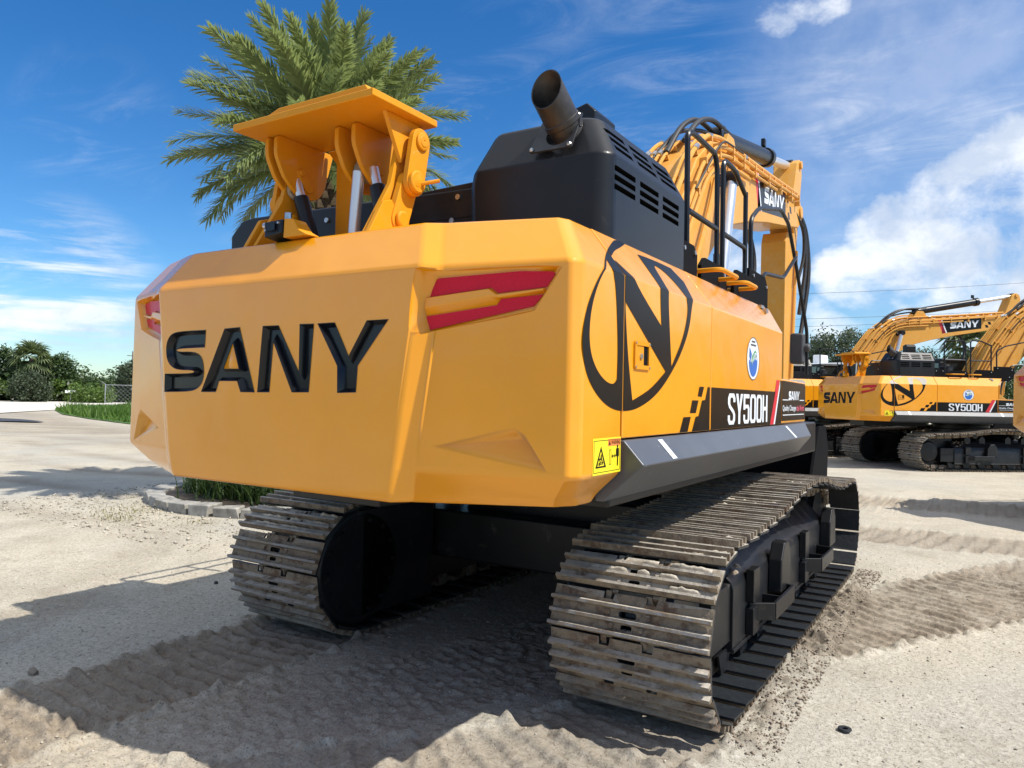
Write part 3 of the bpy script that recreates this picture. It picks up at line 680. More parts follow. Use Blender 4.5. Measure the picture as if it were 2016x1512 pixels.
for s in (-1, 1):
    X0 = .47*s
    up = slot((-3.39, 3.09), (-3.43, 2.87), .068)
    build('link_plate', MB().prism(up, 'x', X0+s*.0, X0+s*.032), 'yellow_satin', BR, bevel=.004)
    build('link_plate', MB().prism(slot((-3.43, 2.87), (-3.50, 2.67), .062), 'x', X0-s*.04, X0-s*.002), 'yellow_satin', BR, bevel=.004)
    build_each('pin', MB().lathe([(.046, 0), (.046, .012), (.036, .016), (.030, .016), (.028, .020), (.006, .020), (.004, .016)], (X0+s*.032, -3.39, 3.09), (s, 0, 0), 24)
       .lathe([(.044, 0), (.044, .016), (.034, .022), (.004, .022)], (X0-s*.0, -3.50, 2.67), (s, 0, 0), 24)
       .lathe([(.058, 0), (.058, .02), (.05, .026), (.03, .026), (.02, .03)], (X0+s*.032, -3.435, 2.87), (s, 0, 0), 24), 'yellow_satin', BR, bevel=.003)
    build('arm', MB().prism([(-3.74, 2.50), (-3.40, 2.50), (-3.36, 2.75), (-3.30, 3.2), (-3.44, 3.2), (-3.52, 2.86)], 'x', X0-s*.085, X0-s*.055)
       .prism([(-3.60, 3.2), (-3.33, 3.2), (-3.47, 2.97)], 'x', X0-s*.055, X0-s*.030)
       .prism([(-3.76, 2.50), (-3.44, 2.50), (-3.44, 2.62), (-3.56, 2.76), (-3.62, 2.74)], 'x', X0+s*.002-s*.04, X0-s*.01), 'yellow_satin', BR, bevel=.004)
    build('boss', MB().lathe([(.05, 0), (.055, .01), (.055, .05), (.04, .06)], (X0-s*.085, -3.46, 2.74), (-s, 0, 0), 20), 'yellow_satin', BR, bevel=.003)
build('locking_pin', MB().box(.50, .53, -3.46, -3.40, 2.845, 2.875).cyl((.515, -3.43, 2.86), (.60, -3.36, 2.885), .010, 10), 'yellow_satin', BR)
# rear camera
RC = part('rear_camera', MB().hexa([(-.185, -3.80, 2.585), (-.055, -3.80, 2.60), (-.045, -3.70, 2.58), (-.175, -3.70, 2.57), (-.20, -3.79, 2.668), (-.062, -3.79, 2.672), (-.05, -3.70, 2.66), (-.18, -3.70, 2.66)]), 'black_satin', bevel=.006)
build('guard', MB().prism([(-.055, 2.575), (.12, 2.575), (.06, 2.605), (.01, 2.665), (-.05, 2.672)], 'y', -3.79, -3.70), 'yellow_satin', RC, bevel=.004)
build('lens', MB().box(-.15, -.10, -3.808, -3.79, 2.615, 2.65), 'black_gloss', RC)
build_each('bolt', MB().cyl((-.17, -3.803, 2.62), (-.17, -3.81, 2.62), .006, 8).cyl((-.075, -3.80, 2.65), (-.075, -3.81, 2.65), .006, 8).cyl((-.215, -3.75, 2.66), (-.245, -3.75, 2.662), .017, 10).cyl((-.10, -3.72, 2.67), (-.10, -3.72, 2.72), .018, 8), 'steel', RC)

# ---- rails, brackets, grab handles, mirror
def railset(paths, r=.019):
    mb = MB()
    for p in paths: mb.tube(fil(p, .085), r, 10)
    return part('handrail', mb, 'black_satin')
xr = 1.28
railset([[(xr, -1.57, 2.5), (xr, -1.59, 3.58), (xr, -1.45, 3.60), (xr, -.98, 3.60), (xr, -.93, 3.50), (xr, -.90, 2.5)], [(xr, -1.56, 3.06), (xr, -.93, 3.06)]])
railset([[(xr, -.77, 2.5), (xr, -.78, 3.62), (xr, -.48, 3.62), (xr, -.16, 3.50)], [(xr, -.14, 3.52), (xr, -.13, 2.5)], [(xr, -.76, 3.06), (xr, -.14, 3.06), (xr, -.13, 2.95)]])
railset([[(xr, .05, 2.5), (xr, .03, 3.34), (xr, .30, 3.49), (xr, 1.12, 3.665), (xr, 1.48, 3.60), (xr, 1.86, 3.25), (xr+.02, 2.40, 2.58), (xr+.02, 2.42, 2.1)], [(xr, .36, 2.80), (xr, .50, 2.95), (xr, 1.28, 3.02), (xr+.02, 1.75, 3.30)]])
build('mirror', MB().box(1.14, 1.29, 2.28, 2.40, 2.22, 2.56).cyl((1.25, 2.34, 2.40), (1.35, 2.34, 2.40), .045, 14), 'mirror_back', EX, bevel=.03, seg=3)
part('rail_bracket', MB().prism([(-1.955, 2.5), (-1.63, 2.5), (-1.63, 2.74), (-1.70, 2.79), (-1.955, 2.79)], 'x', 1.345, 1.375), 'black_void', bevel=.006)
part('rail_bracket', MB().prism([(-1.50, 2.5), (-.90, 2.5), (-.90, 2.70), (-.98, 2.76), (-1.42, 2.76), (-1.50, 2.70)], 'x', 1.33, 1.36), 'black_void', bevel=.006)
part('rail_bracket', MB().prism([(-.72, 2.5), (-.10, 2.5), (-.10, 2.74), (-.16, 2.80), (-.64, 2.80), (-.72, 2.72)], 'x', 1.33, 1.36), 'black_void', bevel=.006)
part('rail_bracket', MB().prism([(-.06, 2.5), (.40, 2.5), (.58, 2.6), (.58, 2.82), (.48, 2.91), (-.06, 2.91)], 'x', 1.27, 1.30), 'black_void', bevel=.006)
mb = MB()
for y, z, x in ((-1.70, 2.74, 1.375), (-1.90, 2.74, 1.375), (-1.0, 2.70, 1.36), (-.2, 2.74, 1.36), (.50, 2.82, 1.30), (.42, 2.62, 1.30), (.05, 2.86, 1.30)): mb.cyl((x, y, z), (x+.012, y, z), .014, 10)
for o in build_each('bolt', mb, 'steel', EX): pass
part('air_filter', MB().cyl((1.05, -1.35, 2.5), (1.05, -1.35, 2.88), .17, 24).cyl((1.05, -1.35, 2.88), (1.05, -1.35, 2.93), .10, 24), 'rubber', bevel=.02)
for (ya, yb) in ((-1.53, -1.12), (-.92, -.60)):
    part('grab_handle', MB().tube(fil([(1.22, ya+.02, 2.655), (1.50, ya, 2.655), (1.50, yb, 2.655), (1.22, yb+.02, 2.655)], .06), .016, 10), 'yellow_satin')

# ---- boom, stick, cylinders, pipes
BW = .33
top = [(.15, 2.10), (.18, 2.55), (.75, 3.55), (1.45, 4.40), (1.95, 4.74), (2.45, 4.86), (3.4, 4.93), (4.9, 5.06), (6.35, 5.20), (6.75, 5.24), (6.98, 5.10)]
bot = [(6.98, 4.88), (6.75, 4.72), (5.83, 4.56), (4.6, 4.36), (3.6, 4.16), (2.9, 3.98), (2.3, 3.70), (1.75, 3.27), (1.2, 2.70), (.75, 2.10), (.55, 1.93), (.3, 1.93)]
BM = part('boom', MB().prism(top+bot, 'x', -BW, BW), 'yellow_boom', bevel=.018, seg=2, bang=30)
bx = lambda u, v: (BW+.0015, u, v)
mb = MB(); x2 = lambda u, v: (BW+.003, u, v)
sheet(mb, [[(4.05, 4.42), (5.75, 4.66), (5.75, 5.06), (4.05, 4.92)]], bx, 0)
sheet(mb, [[(3.86, 4.90), (4.00, 4.915), (4.22, 4.44), (4.08, 4.41)]], bx, 2); sheet(mb, [[(4.00, 4.915), (4.05, 4.92), (4.27, 4.45), (4.22, 4.44)]], x2, 1)
for k in range(2):
    for j in range(3): sheet(mb, [[(5.80+k*.17+j*.05, 5.04-j*.12), (5.92+k*.17+j*.05, 5.05-j*.12), (5.97+k*.17+j*.05, 4.95-j*.12), (5.85+k*.17+j*.05, 4.94-j*.12)]], bx, 0) if (k+j) % 2 == 0 else None
sany(mb, 4.40, 5.65, 4.60, 4.86, lambda u, v: (BW+.003, u, v+(u-4.4)*.085), 1)
build('name_decal', mb, ['vinyl', 'white_vinyl', 'red_vinyl'], BM, smooth=False, recalc=False)
mb = MB()
def topoff(d, i0=1, i1=9): 
    o = []
    for i in range(i0, i1+1):
        a = Vector(top[max(i-1, 0)]); b = Vector(top[i]); c = Vector(top[min(i+1, len(top)-1)])
        t = (c-a).normalized(); nrm = Vector((-t.y, t.x)); p = b+nrm*d; o.append((p.x, p.y))
    return o
for x, d, i0, i1, r in ((-.28, .07, 1, 9, .026), (-.20, .06, 1, 8, .020), (-.13, .06, 1, 8, .020), (-.05, .06, 1, 6, .020), (.20, .07, 1, 8, .022), (.28, .07, 1, 9, .030)):
    mb.tube(fil([(x, u, v) for u, v in topoff(d, i0, i1)], .18, 5), r, 8)
for d, i0, i1, r in ((-.07, 1, 8, .024), (-.16, 1, 7, .022), (-.26, 2, 6, .022)):
    mb.tube(fil([(BW+.05, u, v) for u, v in topoff(d, i0, i1)], .18, 5), r, 8)
mb.tube(fil([(BW+.06, .9, 2.6), (BW+.06, 1.35, 3.35), (BW+.06, 1.75, 3.95), (BW+.05, 1.95, 4.3)], .15), .026, 8)
mb.tube(fil([(.05, 2.0, 4.82), (.05, 2.5, 5.02), (.05, 3.2, 5.08)], .1), .024, 8)
build_each('pipework', mb, 'yellow_boom', BM)
mb = MB()
for i in range(2, 9):
    for f in (.15, .65):
        a = Vector(top[i]); b = Vector(top[i+1]); p = a+(b-a)*f; t = (b-a).normalized(); nrm = Vector((-t.y, t.x))
        if (b-a).length < .6 and f > .5: continue
        for x0, x1 in ((-.32, -.01), (.16, .32)):
            q0 = p+nrm*.0; q1 = p+nrm*.055
            mb.hexa([(x0, q0.x-.02, q0.y), (x1, q0.x-.02, q0.y), (x1, q0.x+.02, q0.y+.004), (x0, q0.x+.02, q0.y+.004), (x0, q1.x-.02, q1.y), (x1, q1.x-.02, q1.y), (x1, q1.x+.02, q1.y+.004), (x0, q1.x+.02, q1.y+.004)])
        for k in (-.07, -.16):
            q = p+nrm*k; mb.box(BW, BW+.08, q.x-.025, q.x+.025, q.y-.035, q.y+.035)
build_each('pipe_clamp', mb, 'yellow_boom', BM)
mb = MB()
for x, d in ((-.28, .07), (-.2, .06), (-.13, .06), (.28, .07)):
    for i, f in ((3, .3), (4, .2), (6, .1)):
        a = Vector(top[i]); b = Vector(top[i+1]); p = a+(b-a)*f; t = (b-a).normalized(); nrm = Vector((-t.y, t.x)); q = p+nrm*d
        mb.cyl((x, q.x-t.x*.05, q.y-t.y*.05), (x, q.x+t.x*.05, q.y+t.y*.05), .034, 8)
build_each('pipe_fitting', mb, 'steel', BM)
mb = MB()
mb.tube(fil([(-.05, 1.55, 4.55), (-.05, 2.0, 5.0), (-.05, 2.55, 5.27), (-.05, 3.3, 5.30), (-.05, 3.9, 5.33)], .3, 7), .032, 10)
mb.tube(fil([(.08, 1.75, 4.72), (.08, 2.2, 5.1), (.08, 2.75, 5.30), (.08, 3.5, 5.33), (.08, 4.1, 5.35)], .3, 7), .032, 10)
mb.tube(fil([(-.2, 1.45, 4.45), (-.12, 2.1, 4.98), (.0, 2.6, 5.12), (.0, 3.0, 5.18)], .2, 6), .026, 10)
mb.tube(fil([(BW+.08, 1.2, 4.0), (BW+.14, 1.9, 4.72), (BW+.06, 2.6, 4.86), (BW+.02, 3.2, 4.95)], .3, 6), .012, 8)
mb.tube(fil([(.25, 6.5, 5.12), (.32, 7.25, 4.9), (.36, 7.30, 4.2), (.30, 7.05, 3.3)], .4, 7), .035, 10)
mb.tube(fil([(.12, 6.6, 5.2), (.3, 7.45, 5.0), (.38, 7.5, 4.1), (.32, 7.2, 3.1), (.30, 7.0, 2.7)], .4, 7), .038, 10)
mb.tube(fil([(.30, 6.55, 4.95), (.36, 7.05, 4.75), (.36, 7.1, 4.3), (.30, 6.95, 3.9)], .3, 7), .028, 10)
mb.tube(fil([(-.1, 5.2, 4.42), (-.05, 5.4, 4.0), (-.05, 5.25, 3.2), (-.02, 5.6, 2.4)], .5, 7), .045, 10)
build_each('hose', mb, 'rubber', BM)
# work lamp on the boom side
build('work_lamp', MB().box(BW, BW+.12, 2.18, 2.30, 4.30, 4.42).cyl((BW+.06, 2.24, 4.36), (BW+.06, 2.10, 4.30), .06, 16), 'black_satin', BM, bevel=.01)
SK = part('stick', MB().prism([(7.05, 4.70), (6.52, 4.62), (6.42, 4.45), (6.38, 1.5), (6.50, 1.25), (6.72, 1.28), (6.95, 2.6), (7.28, 4.6), (7.62, 5.85), (7.56, 6.02), (7.42, 6.08), (7.24, 5.98), (6.95, 5.35), (6.72, 5.0)][::-1], 'x', -.20, .20), 'yellow_boom', bevel=.015)
mb = MB().tube(fil([(.235, 7.10, 4.4), (.235, 6.98, 3.4), (.235, 6.85, 2.2)], .1), .022, 8).tube(fil([(.235, 7.02, 4.3), (.235, 6.90, 3.2), (.235, 6.78, 2.2)], .1), .022, 8)
build_each('pipework', mb, 'yellow_boom', SK)
build_each('pin', MB().cyl((-.24, 7.43, 5.98), (.24, 7.43, 5.98), .07, 18).cyl((-.36, 6.86, 5.0), (.36, 6.86, 5.0), .10, 20), 'yellow_boom', SK, bevel=.008)
def ram(name, p, q, mid, rb, rr, eye=.1):
    p, q = Vector(p), Vector(q); d = (q-p).normalized(); m_ = p+(q-p)*mid
    o = part(name, MB().cyl(p, m_, rb, 22).cyl(m_-d*.14, m_+d*.02, rb*1.22, 22).cyl(p-Vector((rb*.8, 0, 0)), p+Vector((rb*.8, 0, 0)), rb*1.15, 18).box(p.x-.03, p.x+.03, m_.y-.25, m_.y-.15, m_.z+rb, m_.z+rb+.12), 'black_satin', bevel=.01)
    build('rod', MB().cyl(m_, q, rr, 20), 'chrome', o)
    build('rod_eye', MB().cyl(q-Vector((eye*.9, 0, 0)), q+Vector((eye*.9, 0, 0)), eye*1.1, 18), 'black_satin', o, bevel=.008); return o
ram('arm_cylinder', (0, 3.25, 5.22), (0, 7.40, 5.98), .63, .125, .075)
build_each('cylinder_mount', MB().prism([(2.9, 4.88), (3.65, 4.92), (3.38, 5.22), (3.14, 5.22)], 'x', -.18, -.12).prism([(2.9, 4.88), (3.65, 4.92), (3.38, 5.22), (3.14, 5.22)], 'x', .12, .18), 'yellow_boom', BM, bevel=.008)
for s in (-1, 1): ram('boom_cylinder', (s*.50, 1.50, 1.95), (s*.48, 2.24, 4.36), .50, .115, .07, .085)
# bucket
bp_ = [(6.15, 1.42), (6.75, 1.42), (7.0, 1.05), (6.95, .55), (6.65, .15), (6.1, .02), (5.55, .10), (5.3, .22)]
mb = MB().prism(bp_, 'x', .76, .80).prism(bp_, 'x', -.80, -.76)
for a, b in zip(bp_[1:-1], bp_[2:]):
    mb.hexa([(-.77, a[0], a[1]), (.77, a[0], a[1]), (.77, b[0], b[1]), (-.77, b[0], b[1]), (-.77, a[0]-.03, a[1]+.02), (.77, a[0]-.03, a[1]+.02), (.77, b[0]-.01, b[1]+.04), (-.77, b[0]-.01, b[1]+.04)])
BK = part('bucket', mb, 'black_void')
mb = MB()
for i in range(5): x = -.66+i*.33; mb.hexa([(x-.06, 5.32, .18), (x+.06, 5.32, .18), (x+.06, 5.32, .26), (x-.06, 5.32, .26), (x-.04, 5.08, .22), (x+.04, 5.08, .22), (x+.04, 5.08, .25), (x-.04, 5.08, .25)])
build_each('tooth', mb, 'black_frame', BK)
build_each('bucket_linkage', MB().box(-.22, -.16, 6.3, 6.9, 1.3, 1.75).box(.16, .22, 6.3, 6.9, 1.3, 1.75), 'black_frame', BK)
# front light shield: black plate hanging in front of the right frame
# ---- undercarriage
UC = part('centre_frame', MB().prism([(-.95, .45), (.95, .45), (.95, .72), (.75, .98), (-.75, .98), (-.95, .72)], 'y', -1.0, 1.0)
   .box(-1.3, 1.3, -1.25, -.75, .42, .82).box(-1.3, 1.3, .75, 1.25, .42, .82), 'black_frame', bevel=.02)
part('swing_bearing', MB().lathe([(.70, 0), (.78, .02), (.78, .12), (.72, .14), (.72, .24), (.80, .26), (.80, .34)], (0, 0, .98), (0, 0, 1), 48), 'black_frame')
mb = MB()
mb.box(-.6, .1, -3.2, -1.2, 1.16, 1.32)
part('belly_tank', mb, 'black_frame', bevel=.01)
# track path: plate line
PITCH = None
tips = []
for k in range(25): t = PI/2+PI*k/24; tips.append((-2.21+.525*math.cos(t), .515+.515*math.sin(t)))     # rear, top -> bottom
tips += [(y, 0) for y in np.linspace(-2.0, 2.0, 14)]
for k in range(25): t = -PI/2+PI*k/24; tips.append((2.23+.515*math.cos(t), .512+.512*math.sin(t)))
tips += [(1.95, 1.018), (1.65, 1.012), (1.35, 1.035), (1.0, 1.085), (.65, 1.145), (.3, 1.175), (0, 1.18), (-.35, 1.165), (-.7, 1.12), (-1.0, 1.08), (-1.3, 1.058), (-1.6, 1.042), (-1.95, 1.032)]
tp = [Vector(p) for p in tips]; n = len(tp); base_ = []
for i in range(n):
    t = (tp[(i+1) % n]-tp[i-1]).normalized(); base_.append(tp[i]+Vector((-t.y, t.x))*.05)   # path runs counter-clockwise seen from -x; inward
L_ = [0]
for i in range(n): L_.append(L_[-1]+(base_[(i+1) % n]-base_[i]).length)
TOT = L_[-1]; NS = 49; PITCH = TOT/NS
def at(s):
    s %= TOT
    for i in range(n):
        if s <= L_[i+1]+1e-9: f = (s-L_[i])/(L_[i+1]-L_[i]); return base_[i].lerp(base_[(i+1) % n], f)
def shoe_mesh():
    p = PITCH; h = p/2; mb = MB(); w = .45
    out = [(-w, -h+.010), (-.155, -h+.010), (-.15, -h+.045), (-.095, -h+.045), (-.09, -h+.010), (.09, -h+.010), (.095, -h+.045), (.15, -h+.045), (.155, -h+.010), (w, -h+.010), (w, h-.012), (-w, h-.012)]
    g = (-.043, .028, h-.024)
    hole1 = fil2([(-.05, -.022), (.05, -.022), (.05, .010), (-.05, .010)], .015, 3); hole2 = fil2([(-.032, .046), (.032, .046), (.032, .072), (-.032, .072)], .012, 3)
    # top (outer) face in track steel, inner face black
    plate(mb, [out, hole1, hole2], lambda u, v, d: (u, v, d-(.018 if v < -h+.03 else 0)), 0, .015, 2, 0, 2)
    for k, y in enumerate(g):
        hh = (.047, .047, .050)[k]
        for x0, x1 in ((-w, w),):
            b0, b1 = y-.015, y+.015; t0, t1 = y-.008, y+.008
            mb.add([(x0, b0, .013), (x1, b0, .013), (x1, b1, .013), (x0, b1, .013), (x0, t0, hh), (x1, t0, hh), (x1, t1, hh), (x0, t1, hh)],
                   [(0, 1, 5, 4), (2, 3, 7, 6), (3, 0, 4, 7), (1, 2, 6, 5)], 0)
            mb.add([(x0, t0, hh), (x1, t0, hh), (x1, t1, hh), (x0, t1, hh)], [(0, 1, 2, 3)], 1)
    for x, y in ((-.115, -.008), (.115, -.008), (-.085, .060), (.085, .060)): mb.lathe([(.016, 0), (.016, .006), (.012, .010)], (x, y, .014), (0, 0, 1), 10, 0)
    return mb
first = None; TR = []
for sx in (1, -1):
    xc = 1.37*sx; mb = MB()
    for k in range(NS):
        a = at(k*PITCH); b = at((k+1)*PITCH); t = (b-a).normalized(); nrm = Vector((-t.y, t.x))
        for x in (xc-.115, xc+.115):
            for q0, q1, dx in ((a, a.lerp(b, .55), -.018), (a.lerp(b, .45), b, .018)):
                i0 = q0+nrm*.01; i1 = q1+nrm*.01; j0 = q0+nrm*.105; j1 = q1+nrm*.105
                mb.hexa([(x+dx-.016, i0.x, i0.y), (x+dx+.016, i0.x, i0.y), (x+dx+.016, i1.x, i1.y), (x+dx-.016, i1.x, i1.y), (x+dx-.016, j0.x, j0.y), (x+dx+.016, j0.x, j0.y), (x+dx+.016, j1.x, j1.y), (x+dx-.016, j1.x, j1.y)])
        c = a+nrm*.06; mb.cyl((xc-.14, c.x, c.y), (xc+.14, c.x, c.y), .024, 8)
    ch = part('track_chain', mb, 'track', ang=30)
    for k in range(NS):
        a = at(k*PITCH); b = at((k+1)*PITCH); mid = (a+b)/2; ang = math.atan2(b.y-a.y, b.x-a.x)
        if first is None: o = build('track_shoe', shoe_mesh(), ['track', 'track_tip', 'track_in'], ch, smooth=False); first = o
        else: o = first.copy(); COL.objects.link(o); o.parent = ch
        # local Y along the run, local Z outward (away from the track centre)
        o.matrix_local = Matrix(((-1, 0, 0, xc), (0, math.cos(ang), math.sin(ang), mid.x), (0, math.sin(ang), -math.cos(ang), mid.y), (0, 0, 0, 1)))
    fx = lambda a, b: (xc+sx*a, xc+sx*b)
    X0, X1 = sorted((xc+sx*.235, xc-sx*.22))
    oX = xc+sx*.235; iX = xc-sx*.22
    pr = [(iX, .18), (oX, .18), (oX, .58), (oX-sx*.015, .625), (oX-sx*.05, .66), (xc+sx*.05, .80), (xc-sx*.05, .80), (iX, .66)]
    TF = part('track_frame', MB().prism(pr, 'y', -1.50, 1.75).box(X0+.02, X1-.02, -1.9, -1.45, .25, .62).box(min(oX, oX+sx*.012), max(oX, oX+sx*.012), -1.50, 1.75, .175, .205), 'black_frame', bevel=.012, seg=3)
    for y0, gy in ((-1.14, -.42), (.62, 1.70)):
        so = lambda a, b: tuple(sorted((oX+sx*a, oX+sx*b)))
        a0, a1 = so(0, .055)
        mb = MB().box(a0, a1, y0-.06, y0+.10, .44, .66).box(a0, a1, y0-.06, y0+.10, .22, .40)
        L1 = .95
        pth = [(0, y0+.02), (.15, y0+.12), (.15, y0+.72), (0, y0+.78)]
        for (ua, ya), (ub, yb) in zip(pth[:-1], pth[1:]):
            d = Vector((ub-ua, yb-ya)).normalized(); nv = Vector((-d.y, d.x))*.012
            P = [(oX+sx*(ua+nv.x), ya+nv.y), (oX+sx*(ub+nv.x), yb+nv.y), (oX+sx*(ub-nv.x), yb-nv.y), (oX+sx*(ua-nv.x), ya-nv.y)]
            mb.hexa([(x, y, .30) for x, y in P]+[(x, y, .42) for x, y in P])
        c0, c1 = so(0, .15); mb.box(c0, c1, y0+.40, y0+.42, .32, .40)
        build('step', mb, 'black_frame', TF, bevel=.005)
        g0, g1 = so(0, .10)
        build('hose_guard', MB().prism([(gy-.16, .38), (gy+.16, .38), (gy+.14, .66), (gy+.06, .74), (gy-.06, .74), (gy-.15, .62)], 'x', g0, g1), 'black_frame', TF, bevel=.012)
    mb = MB()
    for y in (-1.0, -.55, .25, .75):
        mb.prism([(y-.09, .74), (y+.09, .74), (y+.09, .88), (y, .96), (y-.09, .88)], 'x', xc-.02, xc+.10)
    build_each('roller_support', mb, 'black_frame', TF, bevel=.006)
    mb = MB()
    for y in np.linspace(-1.55, 1.6, 8): mb.lathe([(.07, -.17), (.11, -.165), (.11, -.09), (.085, -.085), (.085, .085), (.11, .09), (.11, .165), (.07, .17)], (xc, y, .205), (1, 0, 0), 20)
    for y in (-.78, .5): mb.lathe([(.06, -.13), (.085, -.12), (.085, .12), (.06, .13)], (xc, y, .97), (1, 0, 0), 18)
    build_each('roller', mb, 'black_frame', TF)
    mb = MB()
    for y in np.linspace(-1.55, 1.6, 8): mb.prism([(y-.13, .20), (y-.07, .07), (y+.07, .07), (y+.13, .20)], 'x', *sorted((xc+sx*.185, xc+sx*.20)))
    build_each('roller_guard', mb, 'black_frame', TF)
    # pale sand lodged between the grousers
    mb = MB(); rs_ = random.Random(40+sx)
    for k in range(NS):
        a = at(k*PITCH); b = at((k+1)*PITCH); t = (b-a).normalized(); nrm = Vector((-t.y, t.x))*-1; mid = (a+b)/2
        if nrm.y < .30 or mid.y > 2.2: continue
        g0 = -PITCH/2+.028
        for y0, y1 in ((-.024, .009), (.047, PITCH/2-.044), (-.098, -.062)):
            x = -.43+rs_.uniform(0, .15)
            while x < .42:
                L = min(rs_.uniform(.05, .30), .435-x); 
                if L > .03 and rs_.random() < .8*min(1, nrm.y*1.2):
                    q = max(3, int(L/.018)); hh = [rs_.uniform(.55, 1)*min(1, 2.2*math.sin(PI*(i+.2)/(q+.4))) for i in range(q+1)]; top = rs_.uniform(.016, .040); vs = []
                    for i in range(q+1):
                        xx = xc+x+L*i/q
                        for yy, z in ((y0, .012), (y0*.7+y1*.3, .014+top*hh[i]*rs_.uniform(.7, 1)), (y0*.3+y1*.7, .014+top*hh[i]*rs_.uniform(.6, 1)), (y1, .012)):
                            P = mid+t*yy+nrm*z; vs.append((xx, P.x, P.y))
                    mb.add(vs, [(i*4+j, i*4+j+1, i*4+j+5, i*4+j+4) for i in range(q) for j in range(3)])
                x += L+rs_.uniform(.01, .08)
    sd_ = build('caked_sand', mb, 'caked', ch, smooth=False); sd_.data.shade_smooth(); sd_['kind'] = 'stuff'
    # sprocket
    spk = []
    for i in range(23*4):
        t = 2*PI*i/(23*4); r = .405+(.025 if i % 4 in (1, 2) else -.025); spk.append((-2.21+r*math.cos(t), .515+r*math.sin(t)))
    S = part('sprocket', MB().prism(spk, 'x', xc-.035, xc+.035).lathe([(.30, 0), (.30, .10), (.26, .16), (.10, .17)], (xc, -2.21, .515), (sx, 0, 0), 32), 'black_frame', bevel=.006)
    build('drive_motor', MB().lathe([(.40, .04), (.435, .06), (.435, .40), (.40, .42)], (xc, -2.21, .515), (-sx, 0, 0), 36).box(*sorted((xc-sx*.42, xc-sx*.06)), -2.21, -1.35, .13, .93), 'black_frame', S, bevel=.015)
    mb = MB(); fxx = xc-sx*.42
    for k in range(14): a_k = 2*PI*k/14; mb.cyl((fxx, -2.21+.34*math.cos(a_k), .515+.34*math.sin(a_k)), (fxx-sx*.022, -2.21+.34*math.cos(a_k), .515+.34*math.sin(a_k)), .018, 6)
    build_each('bolt', mb, 'black_frame', S)
    part('idler', MB().lathe([(.10, -.12), (.36, -.10), (.36, -.04), (.40, -.035), (.40, .035), (.36, .04), (.36, .10), (.10, .12)], (xc, 2.23, .50), (1, 0, 0), 36).box(xc-.19, xc+.19, 1.7, 2.3, .42, .58), 'black_frame')
# twigs and crumbs lying on the right track frame
mb = MB()
for k in range(16):
    x, y = 1.37+random.uniform(.02, .22), random.uniform(-1.45, -.95); z = .80-(x-1.42)*.75 if x > 1.42 else .81
    s = random.uniform(.012, .035); mb.lathe([(s*.3, -s*.3), (s, 0), (s*.5, s*.5)], (x, y, min(z, .8)), (random.uniform(-.4, .4), random.uniform(-.4, .4), 1), 6)
part('soil_crumb', mb, 'clod', smooth=False)
bpy.context.view_layer.update()

# ------------------------------------------------------------------ copies of the machine
tag(EX, 'nearest yellow excavator, seen from behind with its counterweight filling the view', 'excavator', 'yellow tracked excavators parked in the yard')
ALL = list(bpy.data.objects)
for lab, x, y, h in (('yellow excavator on the right seen side on, its model number stripe in full view', 2.47, 19.6, -.87),
                     ('farther yellow excavator half hidden behind another, its lettered boom reaching over it', -1.4, 22.5, -.80),
                     ('yellow excavator cut off by the right edge, only its rear corner in view', 7.2, 10.57, -.87)):
    c = copy_tree(EX); c.location = (x, y, 0); c.rotation_euler = (0, 0, h); c['label'] = lab

# ------------------------------------------------------------------ numpy noise
def vnoise(x, y, seed=0):
    xi = np.floor(x).astype(np.int64); yi = np.floor(y).astype(np.int64); fx = x-xi; fy = y-yi
    def h(a, b):
        n = (a*374761393+b*668265263+seed*1442695041) & 0xffffffff
        n = ((n ^ (n >> 13))*1274126177) & 0xffffffff
        return ((n ^ (n >> 16)) & 0xffff)/65535.0
    u = fx*fx*(3-2*fx); v = fy*fy*(3-2*fy)
    return (h(xi, yi)*(1-u)+h(xi+1, yi)*u)*(1-v)+(h(xi, yi+1)*(1-u)+h(xi+1, yi+1)*u)*v
def fbm(x, y, o=4, seed=0):
    s = 0; a = .5
    for k in range(o): s = s+a*vnoise(x*2**k, y*2**k, seed+k); a *= .5
    return s
def sm(x, a, b): t = np.clip((x-a)/(b-a), 0, 1); return t*t*(3-2*t)

# ------------------------------------------------------------------ ground
def axis(lo, hi, step, far, ratio=1.14, mid=None):
    a = list(np.arange(lo, hi+1e-6, step)); d = step
    up = [a[-1]]; 
    while up[-1] < far: d = min(d*ratio, 1e9); up.append(up[-1]+d)
    d = step; dn = [a[0]]
    while dn[-1] > -far: d = d*ratio; dn.append(dn[-1]-d)
    return np.array(dn[:0:-1]+a+up[1:])
gx = axis(-3.2, 3.6, .0145, 2500, 1.07); gy = axis(-4.7, 2.6, .0145, 2500, 1.07)
X, Y = np.meshgrid(gx, gy, indexing='ij')
near = 1-sm(np.hypot(X-.3, Y), 12, 40)
Z = (fbm(X*.6, Y*.6, 3, 5)-.45)*.035*near+(fbm(X*9, Y*9, 3, 9)-.45)*.010*near+(fbm(X*30, Y*30, 3, 2)-.4)*.010*(1-sm(np.hypot(X, Y), 4, 7))
damp = np.zeros_like(X)
def path_coords(pts):
    P = np.array(pts, float); best = np.full(X.shape, 1e9); S = np.zeros_like(X); acc = 0; D = np.zeros_like(X)
    for a, b in zip(P[:-1], P[1:]):
        d = b-a; L = np.hypot(*d); t = np.clip(((X-a[0])*d[0]+(Y-a[1])*d[1])/L**2, 0, 1)
        qx = a[0]+d[0]*t; qy = a[1]+d[1]*t; dist = np.hypot(X-qx, Y-qy); m = dist < best
        side_ = np.sign((X-a[0])*d[1]-(Y-a[1])*d[0]); D = np.where(m, dist*side_, D); S = np.where(m, acc+t*L, S); best = np.where(m, dist, best); acc += L
    return best, S, D, acc
